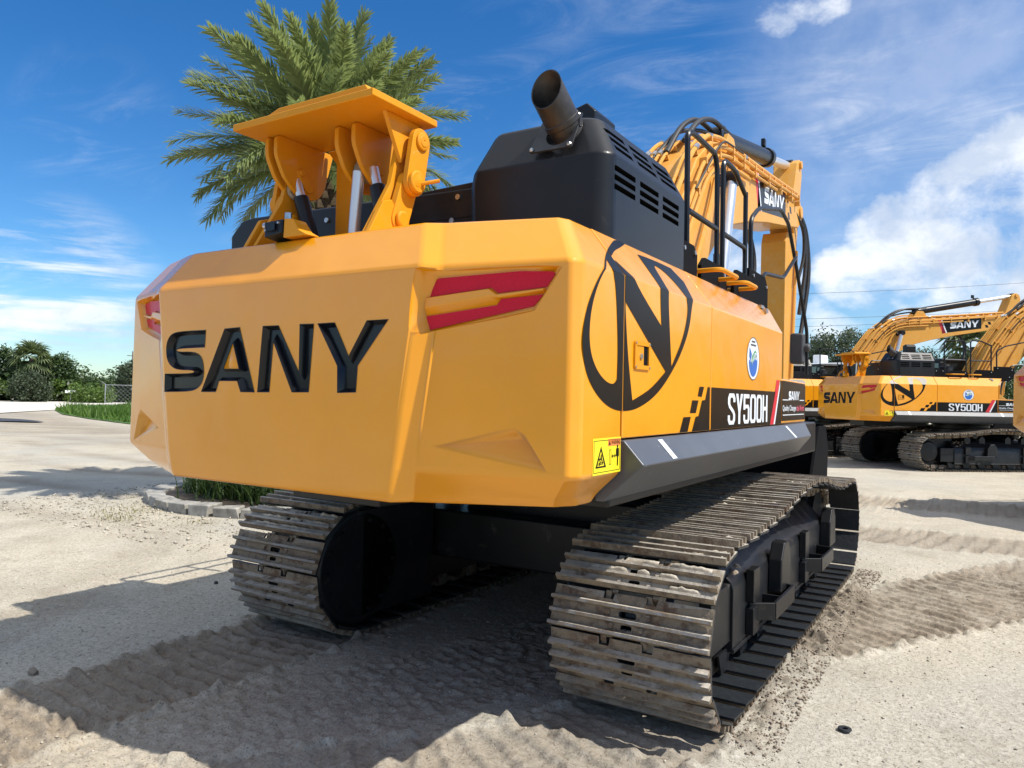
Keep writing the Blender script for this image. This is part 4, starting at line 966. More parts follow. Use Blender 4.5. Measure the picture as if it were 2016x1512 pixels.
def bez(pts, n=14):
    out = []; P = [np.array(p, float) for p in pts]
    P = [2*P[0]-P[1]]+P+[2*P[-1]-P[-2]]
    for i in range(1, len(P)-2):
        for k in range(n):
            t = k/n; a, b, c, d = P[i-1:i+3]
            out.append(.5*(2*b+(c-a)*t+(2*a-5*b+4*c-d)*t*t+(3*b-a-3*c+d)*t**3))
    return out+[P[-2]]
def track_print(pts, wid, amp=.022, deep=.02, dampness=.8, mess=.5, edge=.03, pitch=.213, skew=0.0):
    global Z, damp
    dist, s, D, acc = path_coords(bez(pts)); half = wid/2
    wob = (fbm(X*2.2, Y*2.2, 3, 21)-.45)*.10
    inside = 1-sm(dist+wob*.8, half-.04, half+.04)
    n1 = fbm(X*5, Y*5, 4, 33); ph = (s+D*skew+(n1-.45)*.10)/pitch
    saw = np.mod(ph, 1.0); ridge = sm(saw, .18, .42)*(1-sm(saw, .60, .74))
    fade = sm(fbm(X*1.3, Y*1.3, 3, 44), .25, .5)
    brk = np.clip(n1*1.6-.1, 0, 1.2)
    Z = Z+inside*(fbm(X*27, Y*27, 3, 18)-.42)*.022*mess+inside*(-deep+amp*ridge*(1-mess+mess*brk)*(.45+.55*fade)+(fbm(X*17, Y*17, 4, 8)-.4)*.05*mess)
    eb = np.exp(-((dist-half-.02)/.05)**2)
    cl = np.clip(fbm(X*11, Y*11, 3, 61)-.36, 0, 1)
    Z = Z+eb*edge*cl*3.2
    damp = np.maximum(damp, np.clip(inside*dampness*(.45+.9*n1)+eb*.5*dampness*cl*2.5, 0, 1))
track_print([(-1.37, -2.45), (-1.37, -3.3), (-1.40, -4.3), (-1.5, -6.5)], .92, .030, .016, 1.0, .55, .05, .12)
track_print([(1.37, -2.5), (1.18, -3.0), (.85, -3.5), (.2, -4.2), (-.6, -5.4)], .92, .030, .012, .65, .55, .045, .17)
track_print([(1.55, -.3), (1.95, .35), (2.6, 1.35), (3.2, 2.5), (4.2, 4.4), (6, 8)], 1.25, .040, .015, 1.0, .6, .05, .15)
track_print([(-1, 4.9), (1.6, 5.0), (3.4, 5.2), (7, 6.0), (12, 8)], 1.3, .04, .02, .85, .6, .05, .25, .3)
track_print([(-2, 8.6), (1.5, 8.9), (3.6, 9.2), (8, 9.6), (14, 11)], 1.6, .06, .02, .8, .8, .07, .3, .5)
track_print([(-6.4, -.6), (-5.0, -1.3), (-3.7, -2.9), (-2.2, -5)], .55, .012, .004, .25, .5, .01, .11)
track_print([(-1.3, -5.0), (-.45, -3.6), (.05, -2.6), (.3, -1.6)], .95, .0065, .002, .30, .75, .02, .105)
# bank of clods pushed up beside the right track and round the left one
for x0, y0, x1, y1, wd, am in ((1.93, -2.3, 1.93, -.15, .10, .075), (1.90, -.2, 1.95, 2.2, .09, .05), (-1.9, -2.5, -1.9, 2.4, .08, .05), (.85, -2.4, .85, 2, .06, .03), (-.85, -2.4, -.85, 2, .06, .03), (.95, -2.82, 1.8, -2.82, .07, .05), (-1.8, -2.82, -.95, -2.82, .07, .05)):
    L2 = (x1-x0)**2+(y1-y0)**2; t = np.clip(((X-x0)*(x1-x0)+(Y-y0)*(y1-y0))/L2, 0, 1); d = np.hypot(X-x0-(x1-x0)*t, Y-y0-(y1-y0)*t)
    q = np.exp(-(d/wd)**2); cl = np.clip(fbm(X*13, Y*13, 4, 71)-.22, 0, 1)
    Z = Z+q*am*cl*1.6; damp = np.maximum(damp, q*np.clip(cl*2.2, 0, .9))
# wheel ruts swinging through the far left of the yard
for pts, wd, dm in (([(-50, 14), (-36, 11.5), (-26, 9.5), (-18, 9.5)], 2.6, 1.0), ([(-60, 22), (-42, 15), (-30, 11.5), (-22, 10)], 2.0, .9), ([(-34, 6), (-22, 3.2), (-14, 2.6), (-9.5, 4)], .35, .8), ([(-26, 3), (-16, .9), (-9, .9)], .3, .7), ([(-30, 8), (-20, 5), (-13, 4.4)], .4, .8), ([(-14, -1.2), (-9, -.9), (-6, -.2)], .25, .6)):
    dist, s, D, acc = path_coords(bez(pts)); q = np.exp(-(dist/wd)**2)*np.clip(fbm(X*.8, Y*.8, 4, 91)*1.9-.2, 0, 1)
    Z = Z-q*.03; damp = np.maximum(damp, q*dm)
Z = np.where((np.abs(np.abs(X)-1.37) < .44) & (np.abs(Y) < 2.35), np.minimum(Z, -.004), Z)
nx, ny = X.shape
idx = np.arange(nx*ny).reshape(nx, ny)
F = np.stack([idx[:-1, :-1], idx[1:, :-1], idx[1:, 1:], idx[:-1, 1:]], -1).reshape(-1, 4)
def ground_mat():
    m, nt, p = newmat('sandy_yard'); geo = nt.node('ShaderNodeNewGeometry'); P = geo.outputs['Position']
    at_ = nt.node('ShaderNodeAttribute'); at_.attribute_name = 'damp'; dmp = at_.outputs['Fac']
    n0 = nt.noise(P, .22, 4, .6); n1 = nt.noise(P, 1.4, 6, .65); n2 = nt.noise(P, 11, 6, .7); n3 = nt.noise(P, 70, 5, .75); 
    vor = nt.node('ShaderNodeTexVoronoi'); nt.l.new(P, vor.inputs['Vector']); vor.inputs['Scale'].default_value = 75
    vc = nt.node('ShaderNodeSeparateColor'); nt.l.new(vor.outputs['Color'], vc.inputs[0])
    sand = nt.mix(nt.ramp(n1, [(.3, 0), (.7, 1)]), (.46, .405, .305), (.60, .54, .43))
    sand = nt.mix(nt.step(n0, .40, .66), sand, (.46, .435, .37))
    sand = nt.mix(nt.math('MULTIPLY', nt.step(n3, .50, .66), .7), sand, (.19, .16, .125))
    n4 = nt.noise(P, 32, 5, .7)
    sand = nt.mix(nt.math('MULTIPLY', nt.step(n4, .52, .66), .6), sand, (.24, .205, .165))
    sand = nt.mix(nt.math('MULTIPLY', nt.step(n4, .46, .34), .5), sand, (.68, .64, .56))
    sand = nt.mix(nt.math('MULTIPLY', nt.step(n2, .54, .72), .5), sand, (.28, .24, .19))
    sand = nt.mix(nt.math('MULTIPLY', nt.step(nt.noise(P, .75, 6, .68, .6), .50, .68), .38), sand, (.27, .23, .175))
    # single pale shell chips and dark grits
    chip = nt.math('MULTIPLY', nt.step(vc.outputs[0], .93, .95), nt.step(vor.outputs['Distance'], .36, .26))
    sand = nt.mix(nt.math('MULTIPLY', chip, .6), sand, (.72, .68, .60))
    grit = nt.math('MULTIPLY', nt.step(vc.outputs[1], .90, .92), nt.step(vor.outputs['Distance'], .36, .26))
    sand = nt.mix(nt.math('MULTIPLY', grit, .65), sand, (.10, .085, .07))
    soil = nt.mix(nt.ramp(n2, [(.3, 0), (.7, 1)]), (.135, .10, .070), (.30, .235, .165))
    soil = nt.mix(nt.math('MULTIPLY', nt.step(n3, .5, .7), .5), soil, (.10, .08, .06))
    base = nt.mix(nt.math('MULTIPLY', dmp, .72), sand, soil)
    pset(nt, p, Base_Color=base, Roughness=.95); p.inputs['Specular IOR Level'].default_value = .15
    h = nt.math('ADD', nt.math('MULTIPLY', n3, .5), nt.math('ADD', nt.math('MULTIPLY', n2, 1.0), nt.math('MULTIPLY', nt.math('ADD', chip, grit), .5)))
    nt.l.new(nt.bump(h, .75, .022), p.inputs['Normal'])
    return m
M['ground'] = ground_mat()
G = mesh_np('ground', np.stack([X, Y, Z], -1).reshape(-1, 3), F, ['ground'])
a = G.data.attributes.new('damp', 'FLOAT', 'POINT'); a.data.foreach_set('value', damp.ravel().astype(np.float32))
G.data.shade_smooth(); tag(G, kind='structure')
def gz(x, y):
    i = int(np.clip(np.searchsorted(gx, x)-1, 0, nx-2)); j = int(np.clip(np.searchsorted(gy, y)-1, 0, ny-2))
    return float(Z[i, j])
# loose grit: thousands of tiny chips
def grit(n, box, s0, s1, name, mats, seed):
    r = np.random.default_rng(seed); V = []; Fs = []
    base = np.array([(1, 0, 0), (0, 1, 0), (-1, 0, 0), (0, -1, 0), (0, 0, .8), (0, 0, -.5)], float); fc = np.array([(0, 1, 4), (1, 2, 4), (2, 3, 4), (3, 0, 4), (1, 0, 5), (2, 1, 5), (3, 2, 5), (0, 3, 5)])
    xs = r.uniform(box[0], box[1], n); ys = r.uniform(box[2], box[3], n)
    keep = ~((np.abs(np.abs(xs)-1.37) < .47) & (np.abs(ys) < 2.8))
    xs, ys = xs[keep], ys[keep]; k = len(xs)
    s = s0*(s1/s0)**(r.random(k)**3)
    for i in range(k):
        t = r.uniform(0, 2*PI); c, sn = math.cos(t), math.sin(t); q = base*s[i]*r.uniform(.6, 1.2, (6, 3))
        q = np.stack([q[:, 0]*c-q[:, 1]*sn, q[:, 0]*sn+q[:, 1]*c, q[:, 2]], -1)+(xs[i], ys[i], gz(xs[i], ys[i])+s[i]*.25)
        V.append(q); Fs.append(fc+6*i)
    return mesh_np(name, np.concatenate(V), np.concatenate(Fs), mats)
M['grit'] = simple('limestone_grit', (.40, .36, .29), .9, var=.55, vscale=6)
g = grit(9000, (-4.5, 4.2, -4.8, 3.5), .003, .013, 'gravel', ['grit'], 3); tag(g, 'loose limestone grit scattered over the sandy yard', 'gravel', kind='stuff')
g = grit(5200, (1.82, 2.08, -2.45, 2.6), .003, .017, 'soil_clods', ['clod'], 5); tag(g, 'crumbled soil clods heaped along the outer edge of the right track', 'soil', kind='stuff')
def rock(name, loc, s, m, label, cat):
    mb = MB(); rr = random.Random(int(s*1e4)); pts = []
    for i in range(40):
        v = Vector((rr.gauss(0, 1), rr.gauss(0, 1), rr.gauss(0, 1))).normalized(); pts.append(v*s*rr.uniform(.75, 1.1))
    mb.hull(pts); o = build(name, mb, m, None, bevel=s*.08); o.location = (loc[0], loc[1], gz(*loc)+s*.55); o.scale = (1.1, .9, .75); tag(o, label, cat); return o
rock('stone', (-2.036, -3.957), .034, 'clod', 'small brown stone lying alone on the shaded ground at lower left', 'stone')
rock('stone', (-3.05, -1.9), .022, 'rubber', 'tiny dark stone on the sunlit ground above the shadow edge', 'stone')
W = build('rubber_washer', MB().lathe([(.020, 0), (.043, 0), (.046, .004), (.043, .010), (.022, .010), (.020, .006)], (0, 0, 0), (0, 0, 1), 32), 'rubber')
build('inner_seal', MB().lathe([(.008, 0), (.018, 0), (.018, .006), (.008, .006)], (0, 0, 0), (0, 0, 1), 20), 'steel', W)
W.location = (2.324, -1.871, gz(2.324, -1.871)+.008); W.scale = (.8, .8, 1); tag(W, 'small black ring seal dropped on the pale sand at lower right', 'seal')

# ------------------------------------------------------------------ far ground: road, grass, painted rut shadow
def flat(name, poly, z, mat, n=0):
    mb = MB(); mb.add([(x, y, z) for x, y in poly], [tuple(range(len(poly)))]); return build(name, mb, mat, smooth=False)
M['road'] = simple('pale_shell_road', (.62, .58, .50), .95, var=.08, vscale=.4)
o = flat('road', [(-150, -60), (-72, 0), (-50, 16.6), (-63, 30), (-66, 42), (-50, 75), (-68, 85), (-84, 47), (-104, 14), (-175, -60)], .030, 'road'); tag(o, kind='structure')
M['mud_shade'] = simple('rut_shadow_brown', (.06, .05, .04), .5, var=.4, vscale=1)  # dark brown standing in for the shade inside a far rut
o = flat('rut_shadow', [(-40+3.2*math.cos(t)*(1+.2*math.sin(3*t)), 12.4+1.0*math.sin(t)) for t in np.linspace(0, 2*PI, 24)[:-1]], .028, 'mud_shade'); tag(o, kind='structure')  # flat sheet that paints the shadow of a rut
M['turf'] = simple('turf_soil', (.07, .14, .02), .95, var=.35, vscale=.6)
o = flat('turf', [(-56, 23), (-47, 19.0), (-40, 16.8), (-33, 15), (-22, 16), (-30, 30), (-60, 48), (-78, 45), (-68, 34), (-62, 28)], .030, 'turf'); tag(o, kind='structure')
def in_poly(x, y, poly):
    c = np.zeros(x.shape, bool); n = len(poly)
    for i in range(n):
        x1, y1 = poly[i]; x2, y2 = poly[(i+1) % n]; m = ((y1 > y) != (y2 > y)) & (x < (x2-x1)*(y-y1)/(y2-y1+1e-12)+x1); c ^= m
    return c
def blades(n, poly, h0, h1, w, name, mat, seed, z=0, hfn=None):
    r = np.random.default_rng(seed); P = np.array(poly); xs = r.uniform(P[:, 0].min(), P[:, 0].max(), n*3); ys = r.uniform(P[:, 1].min(), P[:, 1].max(), n*3)
    k = in_poly(xs, ys, poly); xs, ys = xs[k][:n], ys[k][:n]; n = len(xs)
    h = r.uniform(h0, h1, n)*(1 if hfn is None else hfn(xs, ys)); t = r.uniform(0, PI, n); lx = r.normal(0, .35, n)*h; ly = r.normal(0, .35, n)*h; dx, dy = np.cos(t)*w, np.sin(t)*w
    zz = np.full(n, z)
    V = np.stack([np.stack([xs-dx, ys-dy, zz], -1), np.stack([xs+dx, ys+dy, zz], -1), np.stack([xs+lx+dx*.2, ys+ly+dy*.2, zz+h], -1), np.stack([xs+lx-dx*.2, ys+ly-dy*.2, zz+h], -1)], 1).reshape(-1, 3)
    return mesh_np(name, V, np.arange(4*n).reshape(-1, 4), [mat])
TURF = [(-56, 23), (-47, 19.2), (-40, 17), (-33, 15.3), (-22, 16), (-30, 30), (-60, 47), (-77, 44), (-68, 34), (-62, 28)]
g = blades(16000, TURF, .10, .28, .06, 'grass', 'grass', 4, .03, lambda x, y: 1+1.6*sm(fbm(x*.2, y*.2, 3, 3), .42, .6)); tag(g, 'bright green grass verge on the left beside the pale road', 'grass', kind='stuff')
WEED = [(-9.6, 3.2), (-9.9, 1.8), (-9.4, .6), (-8.4, -.2), (-7.2, -.75), (-6, -.7), (-5.2, -.3), (-5.6, .1), (-6.8, .3), (-7.9, .8), (-8.9, 1.6), (-9.2, 2.6)]
g = blades(1500, WEED, .02, .06, .006, 'weeds', 'dry_grass', 6, .0, lambda x, y: np.clip(fbm(x*2, y*2, 3, 5)*3-.9, .1, 1.3)); tag(g, 'thin yellowing weeds in the gravel around the stone edging', 'weeds', kind='stuff')
g = grit(3500, (-10.2, -4.4, -1.2, 3.2), .01, .035, 'gravel', ['grit'], 13); tag(g, 'coarse grey gravel strewn outside the stone edging of the palm bed', 'gravel', kind='stuff')

# ------------------------------------------------------------------ planting bed
CXP, CYP, RX, RY = -6.95, 2.45, 2.45, 2.15
mb = MB(); rr = random.Random(4); ns = 34
STONES = []
for i in range(ns):
    t0 = 2*PI*i/ns+.012; t1 = 2*PI*(i+1)/ns-.012
    wi, wo = .86+rr.uniform(-.02, .02), 1.0+rr.uniform(-.015, .015); h = .13+rr.uniform(-.015, .015); tilt = rr.uniform(-.008, .008)
    P = [(CXP+RX*w_*math.cos(t), CYP+RY*w_*math.sin(t)) for w_, t in ((wi, t0), (wo, t0), (wo, t1), (wi, t1))]
    mb = MB().hexa([(x+rr.uniform(-.035, .035), y+rr.uniform(-.035, .035), -.03) for x, y in P]+[(x, y, h+tilt*k) for k, (x, y) in enumerate(P)])
    STONES.append(mb)
ring_ = empty('stone_edging', (0, 0, 0)); tag(ring_, 'oval ring of pale rough cut stone blocks around the palm bed', 'edging')
for m_ in STONES: build('edging_block', m_, 'stone', ring_, bevel=.018, seg=2)
mb = MB(); rings = [(0, .20), (.5, .18), (.8, .12), (.90, .08)]
vs = [(CXP, CYP, .2)]; N = 36
for r_, z in rings[1:]:
    for i in range(N): t = 2*PI*i/N; vs.append((CXP+RX*r_*math.cos(t), CYP+RY*r_*math.sin(t), z+rr.uniform(-.02, .02)))
fs = [(0, 1+i, 1+(i+1) % N) for i in range(N)]+[(1+j*N+i, 1+j*N+(i+1) % N, 1+(j+1)*N+(i+1) % N, 1+(j+1)*N+i) for j in range(2) for i in range(N)]
mb.add(vs, fs); o = build('planting_bed', mb, 'earth'); tag(o, kind='structure')

# ------------------------------------------------------------------ foliage helpers
def leaf_cloud(centers, radii, per, size, seed, flat=.5, squash=1.0):
    """leaf quads around clump centres -> V,F"""
    r = np.random.default_rng(seed); C = np.repeat(np.asarray(centers, float), per, 0); RR = np.repeat(np.asarray(radii, float), per)
    n = len(C); d = r.normal(size=(n, 3)); d /= np.linalg.norm(d, axis=1)[:, None]; rad = RR*r.random(n)**.45
    P = C+d*rad[:, None]*np.array([1, 1, squash])
    nrm = d*.7+r.normal(size=(n, 3))*.7+np.array([0, 0, flat]); nrm /= np.linalg.norm(nrm, axis=1)[:, None]
    a = np.cross(nrm, r.normal(size=(n, 3))); a /= np.linalg.norm(a, axis=1)[:, None]; b = np.cross(nrm, a)
    s = size*r.uniform(.5, 1.3, n)[:, None]
    V = np.stack([P-a*s, P-b*s*.45, P+a*s, P+b*s*.45], 1).reshape(-1, 3)
    return V, np.arange(4*n).reshape(-1, 4)
def crown_centers(n, rx, ry, rz, cz, seed, shell=.5):
    r = np.random.default_rng(seed); d = r.normal(size=(n, 3)); d /= np.linalg.norm(d, axis=1)[:, None]; rad = r.uniform(shell, 1, n)**.6
    return d*rad[:, None]*np.array([rx, ry, rz])+np.array([0, 0, cz])
def make_tree(name, label, h, rx, rz, seed, mat, ncl=40, per=70, leaf=.22, cl=.32, group=None, cat='tree', trunk=.16, loc=(0, 0, 0)):
    root = empty(name, loc); tag(root, label, cat, group)
    cz = h-rz; cen = crown_centers(ncl, rx*.8, rx*.8, rz*.85, cz, seed)
    r = np.random.default_rng(seed+1); rad = r.uniform(.6, 1.35, ncl)*cl*rx
    V, F_ = leaf_cloud(cen, rad, per, leaf, seed+2)
    mesh_np('crown', V, F_, [mat], root)
    mb = MB(); mb.cyl((0, 0, -.1), (.1, 0, cz), trunk, 9, trunk*.5)
    for k in range(7):
        c = cen[k*5 % ncl]; mb.cyl((.05, 0, cz*random.uniform(.45, .9)), tuple(c), trunk*.4, 6, trunk*.1)
    build('trunk', mb, 'bark', root); return root

# ------------------------------------------------------------------ the date palm
PX, PY, PZ = -6.74, 2.86, 6.2
palm = empty('date_palm', (PX, PY, 0)); tag(palm, 'tall date palm with a full feathery crown rising from the stone edged bed', 'palm tree')
mb = MB(); rows = 44; seg = 14
vs = []
for j in range(rows+1):
    z = PZ*j/rows; rad = .21-.04*(j/rows)+.035*math.exp(-((z-.2)/.3)**2)+.06*sm(z, 4.9, 5.9)
    for i in range(seg):
        t = 2*PI*i/seg+j*.22; k = .016*(1 if (i+j) % 2 else -1); vs.append(((rad+k)*math.cos(t), (rad+k)*math.sin(t), z))
fs = [(j*seg+i, j*seg+(i+1) % seg, (j+1)*seg+(i+1) % seg, (j+1)*seg+i) for j in range(rows) for i in range(seg)]
mb.add(vs, fs+[tuple(range(rows*seg, rows*seg+seg))]); build('trunk', mb, 'palm_bark', palm, smooth=False)
mb = MB(); rr = random.Random(8)
for k in range(120):
    z = 3.6+2.5*k/120; t = k*2.399; rad = .19+.06*(z-3.6)/2.5; ln = rr.uniform(.10, .2)
    c, s = math.cos(t), math.sin(t); b0 = Vector((c*rad*.9, s*rad*.9, z)); tx = Vector((-s, c, 0)); o_ = Vector((c*.45, s*.45, .9)).normalized()
    w = .055; e = b0+o_*ln+Vector((c, s, 0))*.02
    mb.hexa([b0-tx*w, b0+tx*w, b0+tx*w+Vector((c, s, 0))*.04, b0-tx*w+Vector((c, s, 0))*.04, e-tx*w*.5, e+tx*w*.5, e+tx*w*.5+Vector((c, s, 0))*.03, e-tx*w*.5+Vector((c, s, 0))*.03])
build('frond_base', mb, 'boot', palm, smooth=False)
def frond_mesh(L, droop, seed, curl=0.0, sag=1.0):
    """a feather frond growing along +x from the origin, curving down"""
    r = np.random.default_rng(seed); n = 30; th = 0; pts = [np.array([0., 0, 0])]; T = []
    for k in range(n):
        f = k/n; th = -droop*(f**1.6); d = np.array([math.cos(th), curl*f*f, math.sin(th)]); d /= np.linalg.norm(d); T.append(d); pts.append(pts[-1]+d*L/n)
    T.append(T[-1]); V = []; F_ = []
    for k in range(n):   # rachis, a thin three sided rib
        w = .020*(1-k/n)+.004; w2 = .020*(1-(k+1)/n)+.004; o = len(V)
        V += [pts[k]+(0, w, 0), pts[k]+(0, -w, 0), pts[k+1]+(0, -w2, 0), pts[k+1]+(0, w2, 0)]; F_.append((o, o+1, o+2, o+3))
    m = 118
    for q in range(m):
        f = .14+.86*q/(m-1); x = f*n; k = min(int(x), n-1); p = pts[k]+(pts[k+1]-pts[k])*(x-k); t = T[k]
        up = np.array([-t[2], 0, t[0]]); 
        ll = (.49*math.sin(min(1, (f-.05)*2.6)*PI/2)*(1-.62*max(0, f-.35)/.65))*r.uniform(.85, 1.1)
        for sd in (-1, 1):
            ang = .62+.25*f*0+r.normal(0, .10); el = r.choice([-.45, 0.0, .45, .85])+r.normal(0, .14)
            d = t*math.cos(ang)+np.array([0, sd, 0])*math.sin(ang)*math.cos(el)+up*math.sin(ang)*math.sin(el); d /= np.linalg.norm(d)
            wv = np.cross(d, up+np.array([0, sd*.3, 0])); wv /= np.linalg.norm(wv); w = .0148
            mid = p+d*ll*.55; tip = p+d*ll+np.array([0, 0, -.06*sag])*ll; o = len(V)
            V += [p-wv*w*.6, p+wv*w*.6, mid+wv*w, mid-wv*w]; F_.append((o, o+1, o+2, o+3)); o = len(V)
            V += [mid-wv*w, mid+wv*w, tip+wv*w*.12, tip-wv*w*.12]; F_.append((o, o+1, o+2, o+3))
    me_o = mesh_np('frond', np.array(V), np.array(F_), ['frond']); return me_o
protos = [frond_mesh(2.25, .35, 1), frond_mesh(2.3, .6, 2, .12), frond_mesh(2.25, .7, 3, -.15), frond_mesh(2.2, .85, 4, .2), frond_mesh(2.25, .5, 5, -.1), frond_mesh(2.15, .9, 6)]
NF = 98; rr = random.Random(12)
for k in range(NF):
    f = k/(NF-1); el = R(86-105*f**.85)+rr.gauss(0, .06); az = k*2.39996+rr.gauss(0, .12)
    pr = protos[rr.choice((0, 4)) if f < .25 else rr.choice((0, 1, 2, 4)) if f < .7 else rr.choice((1, 2, 3, 5))]
    o = pr if False else pr.copy(); COL.objects.link(o); o.parent = palm
    rad = .10+.10*f; o.location = (math.cos(az)*rad, math.sin(az)*rad, PZ-.05-.38*f)
    o.rotation_euler = Matrix.Rotation(az, 3, 'Z').to_4x4().to_3x3().to_euler() if False else (Matrix.Rotation(az, 3, 'Z') @ Matrix.Rotation(-el, 3, 'Y') @ Matrix.Rotation(rr.gauss(0, .25), 3, 'X')).to_euler()
    s = rr.uniform(.93, 1.06)*(.88 if f < .12 else 1); o.scale = (s, s, s)
for p in protos: bpy.data.objects.remove(p)
# clumps of strappy leaves under the palm
def strap_clump(label, x, y, h, n, seed):
    r = np.random.default_rng(seed); V = []; F_ = []
    for k in range(n):
        t = r.uniform(0, 2*PI); ln = h*r.uniform(.6, 1.2); lean = r.uniform(.2, 1.1); p = np.array([r.normal(0, .22), r.normal(0, .16), .1]); c, s = math.cos(t), math.sin(t); w = .014; tv = np.array([-s, c, 0])
        a = lean*.4
        for q in range(4):
            d = np.array([c*math.sin(a), s*math.sin(a), math.cos(a)]); e = p+d*ln/4; w2 = w*(1-.22*(q+1)); o = len(V)
            V += [p-tv*w*(1-.22*q), p+tv*w*(1-.22*q), e+tv*w2, e-tv*w2]; F_.append((o, o+1, o+2, o+3)); p = e; a += lean*.35
    o = mesh_np('foliage', np.array(V), np.array(F_), ['leaf']); root = empty('bedding_plant', (x, y, 0)); o.parent = root; tag(root, label, 'plant'); return root
for i, (x, y, h, n, lab) in enumerate(((-8.2, 1.9, .55, 150, 'low strappy green plant at the left end of the stone edged bed'), (-7.55, 1.35, .6, 170, 'strappy green plant second from the left in the stone edged bed'),
        (-6.9, 1.15, .7, 190, 'taller strappy green plant in the middle of the bed behind the left track'), (-6.2, 1.25, .62, 170, 'strappy green plant nearest the left track in the stone edged bed'), (-7.2, 2.3, .8, 200, 'bushy green plant at the foot of the date palm'), (-5.6, 1.9, .5, 140, 'low green plant at the right end of the palm bed'))):
    strap_clump(lab, x, y, h, n*2, i+1)
# ------------------------------------------------------------------ left tree line, about 90 m away
def fan_palm(label, loc, h, seed, n=26, sc_=1.0):
    root = empty('fan_palm', loc); tag(root, label, 'palm tree'); r = np.random.default_rng(seed)
    V = []; F_ = []
    for k in range(n):
        az = k*2.4+r.normal(0, .2); el = R(80-125*(k/n)); d = np.array([math.cos(az)*math.cos(el), math.sin(az)*math.cos(el), math.sin(el)]); hub = np.array([0, 0, h])+d*sc_*r.uniform(.7, 1.0)
        sidev = np.array([-math.sin(az), math.cos(az), 0]); upv = np.cross(d, sidev)*-1
        for q in range(13):
            a = (q-6)/6*1.5; e = d*math.cos(a)+sidev*math.sin(a)+np.array([0, 0, -.28*abs(math.sin(a))-.15]); e /= np.linalg.norm(e); w = np.cross(e, upv); w /= np.linalg.norm(w)+1e-9; L = sc_*1.05*r.uniform(.8, 1.1); o = len(V)
            tip = hub+e*L+np.array([0, 0, -.25*L]); mid = hub+e*L*.55
            V += [hub-w*.01, hub+w*.01, mid+w*.075*sc_, mid-w*.075*sc_]; F_.append((o, o+1, o+2, o+3)); o = len(V); V += [mid-w*.075*sc_, mid+w*.075*sc_, tip+w*.01, tip-w*.01]; F_.append((o, o+1, o+2, o+3))
    mesh_np('crown', np.array(V), np.array(F_), ['fan_leaf'], root)
    build('trunk', MB().cyl((0, 0, -.1), (0, 0, h), .2*sc_, 10, .15*sc_), 'palm_bark', root); return root
def wood(n, p0, p1, depth, h0, h1, seed, mat, per=230, leaf=.2, name='woodland', label='', rad=(1.0, 2.0)):
    r = np.random.default_rng(seed); cen = []; ra = []
    d = np.array([p1[0]-p0[0], p1[1]-p0[1]]); L = np.hypot(*d); nn = np.array([-d[1], d[0]])/L
    for k in range(n):
        f = r.random(); b = r.random()*depth; hh = (h0+(h1-h0)*float(fbm(np.array([f*L*.09]), np.array([seed*3.1]), 3, seed)[0])*1.5)*(.75+.35*b/depth)
        R_ = r.uniform(*rad); p = np.array(p0)+d*f+nn*b; cen.append((p[0], p[1], max(R_*.45, r.random()**.7*hh-R_*.4))); ra.append(R_)
    V, F_ = leaf_cloud(cen, ra, per, leaf, seed+1, .6, .85); o = mesh_np(name, V, F_, [mat]); tag(o, label, 'trees', kind='stuff'); return o
wood(480, (-106, 6), (-74, 76), 9, 3.4, 5.6, 31, 'leaf', 190, .27, 'woodland', 'dense dark green woodland edge far across the yard on the left', (1.3, 2.6))
wood(130, (-104, 6), (-73, 72), 2.0, 1.6, 3.2, 37, 'leaf_light', 230, .20, 'undergrowth', 'lighter green scrub along the foot of the far woodland', (.6, 1.2))
def ld(px, D):   # a point on the ground along the direction of tan(px)
    return px
fan_palm('cabbage palm with a rounded fan leaved crown above the left woodland', (-91.5, 37.9, 0), 5.0, 3, 34, 1.5)
fan_palm('cabbage palm at the far left end of the woodland', (-94.0, 32.6, 0), 3.6, 5, 26, 1.5)
make_tree('broadleaf_tree', 'tallest rounded dark tree of the woodland at the left edge of the view', 6.3, 3.4, 2.3, 51, 'leaf', 46, 130, .2, .34, loc=(-96.5, 36.4, 0))
make_tree('broadleaf_tree', 'dark tree right of the fan leaved palm in the woodland', 5.9, 2.8, 2.2, 53, 'leaf', 46, 130, .2, .34, loc=(-92, 40.6, 0))
make_tree('broadleaf_tree', 'lower dark tree behind the wire fence, next to the counterweight edge', 5.2, 2.6, 2.0, 55, 'leaf_grey', 40, 130, .2, .36, loc=(-84, 46.5, 0))
make_tree('shrub', 'big rounded dusty green shrub at the foot of the left woodland', 3.3, 2.4, 1.75, 57, 'leaf_grey', 46, 140, .15, .36, cat='shrub', loc=(-86.5, 35.4, 0))
make_tree('shrub', 'low bright green shrub in front of the wire fence', 1.7, 2.6, .95, 59, 'leaf_light', 46, 120, .14, .36, cat='shrub', loc=(-82.6, 40.2, 0))
# wire fence
fence = empty('wire_fence', (0, 0, 0)); tag(fence, 'tall galvanised wire mesh fence in front of the woodland on the left', 'fence')
fa, fb = Vector((-80.2, 40.4, 0)), Vector((-70, 62, 0))
for k in range(7):
    p = fa.lerp(fb, k/6); build('fence_post', MB().cyl(p, p+Vector((0, 0, 2.2)), .045, 8).cyl(p+Vector((0, 0, 2.15)), p+Vector((-.3, -.25, 2.45)), .025, 6), 'galv', fence)
mb = MB(); d = (fb-fa); L = d.length
for z in (.05, 2.1): mb.tube([fa+Vector((0, 0, z)), fb+Vector((0, 0, z))], .022, 6)
for k in range(int(L/.45)):
    for s in (-1, 1):
        p = fa+d*(k*.45/L); q = fa+d*min(1, max(0, (k*.45+s*2.05)/L)); mb.tube([p+Vector((0, 0, .05)), q+Vector((0, 0, 2.1))], .006, 3)
build('wire_mesh', mb, 'galv', fence)
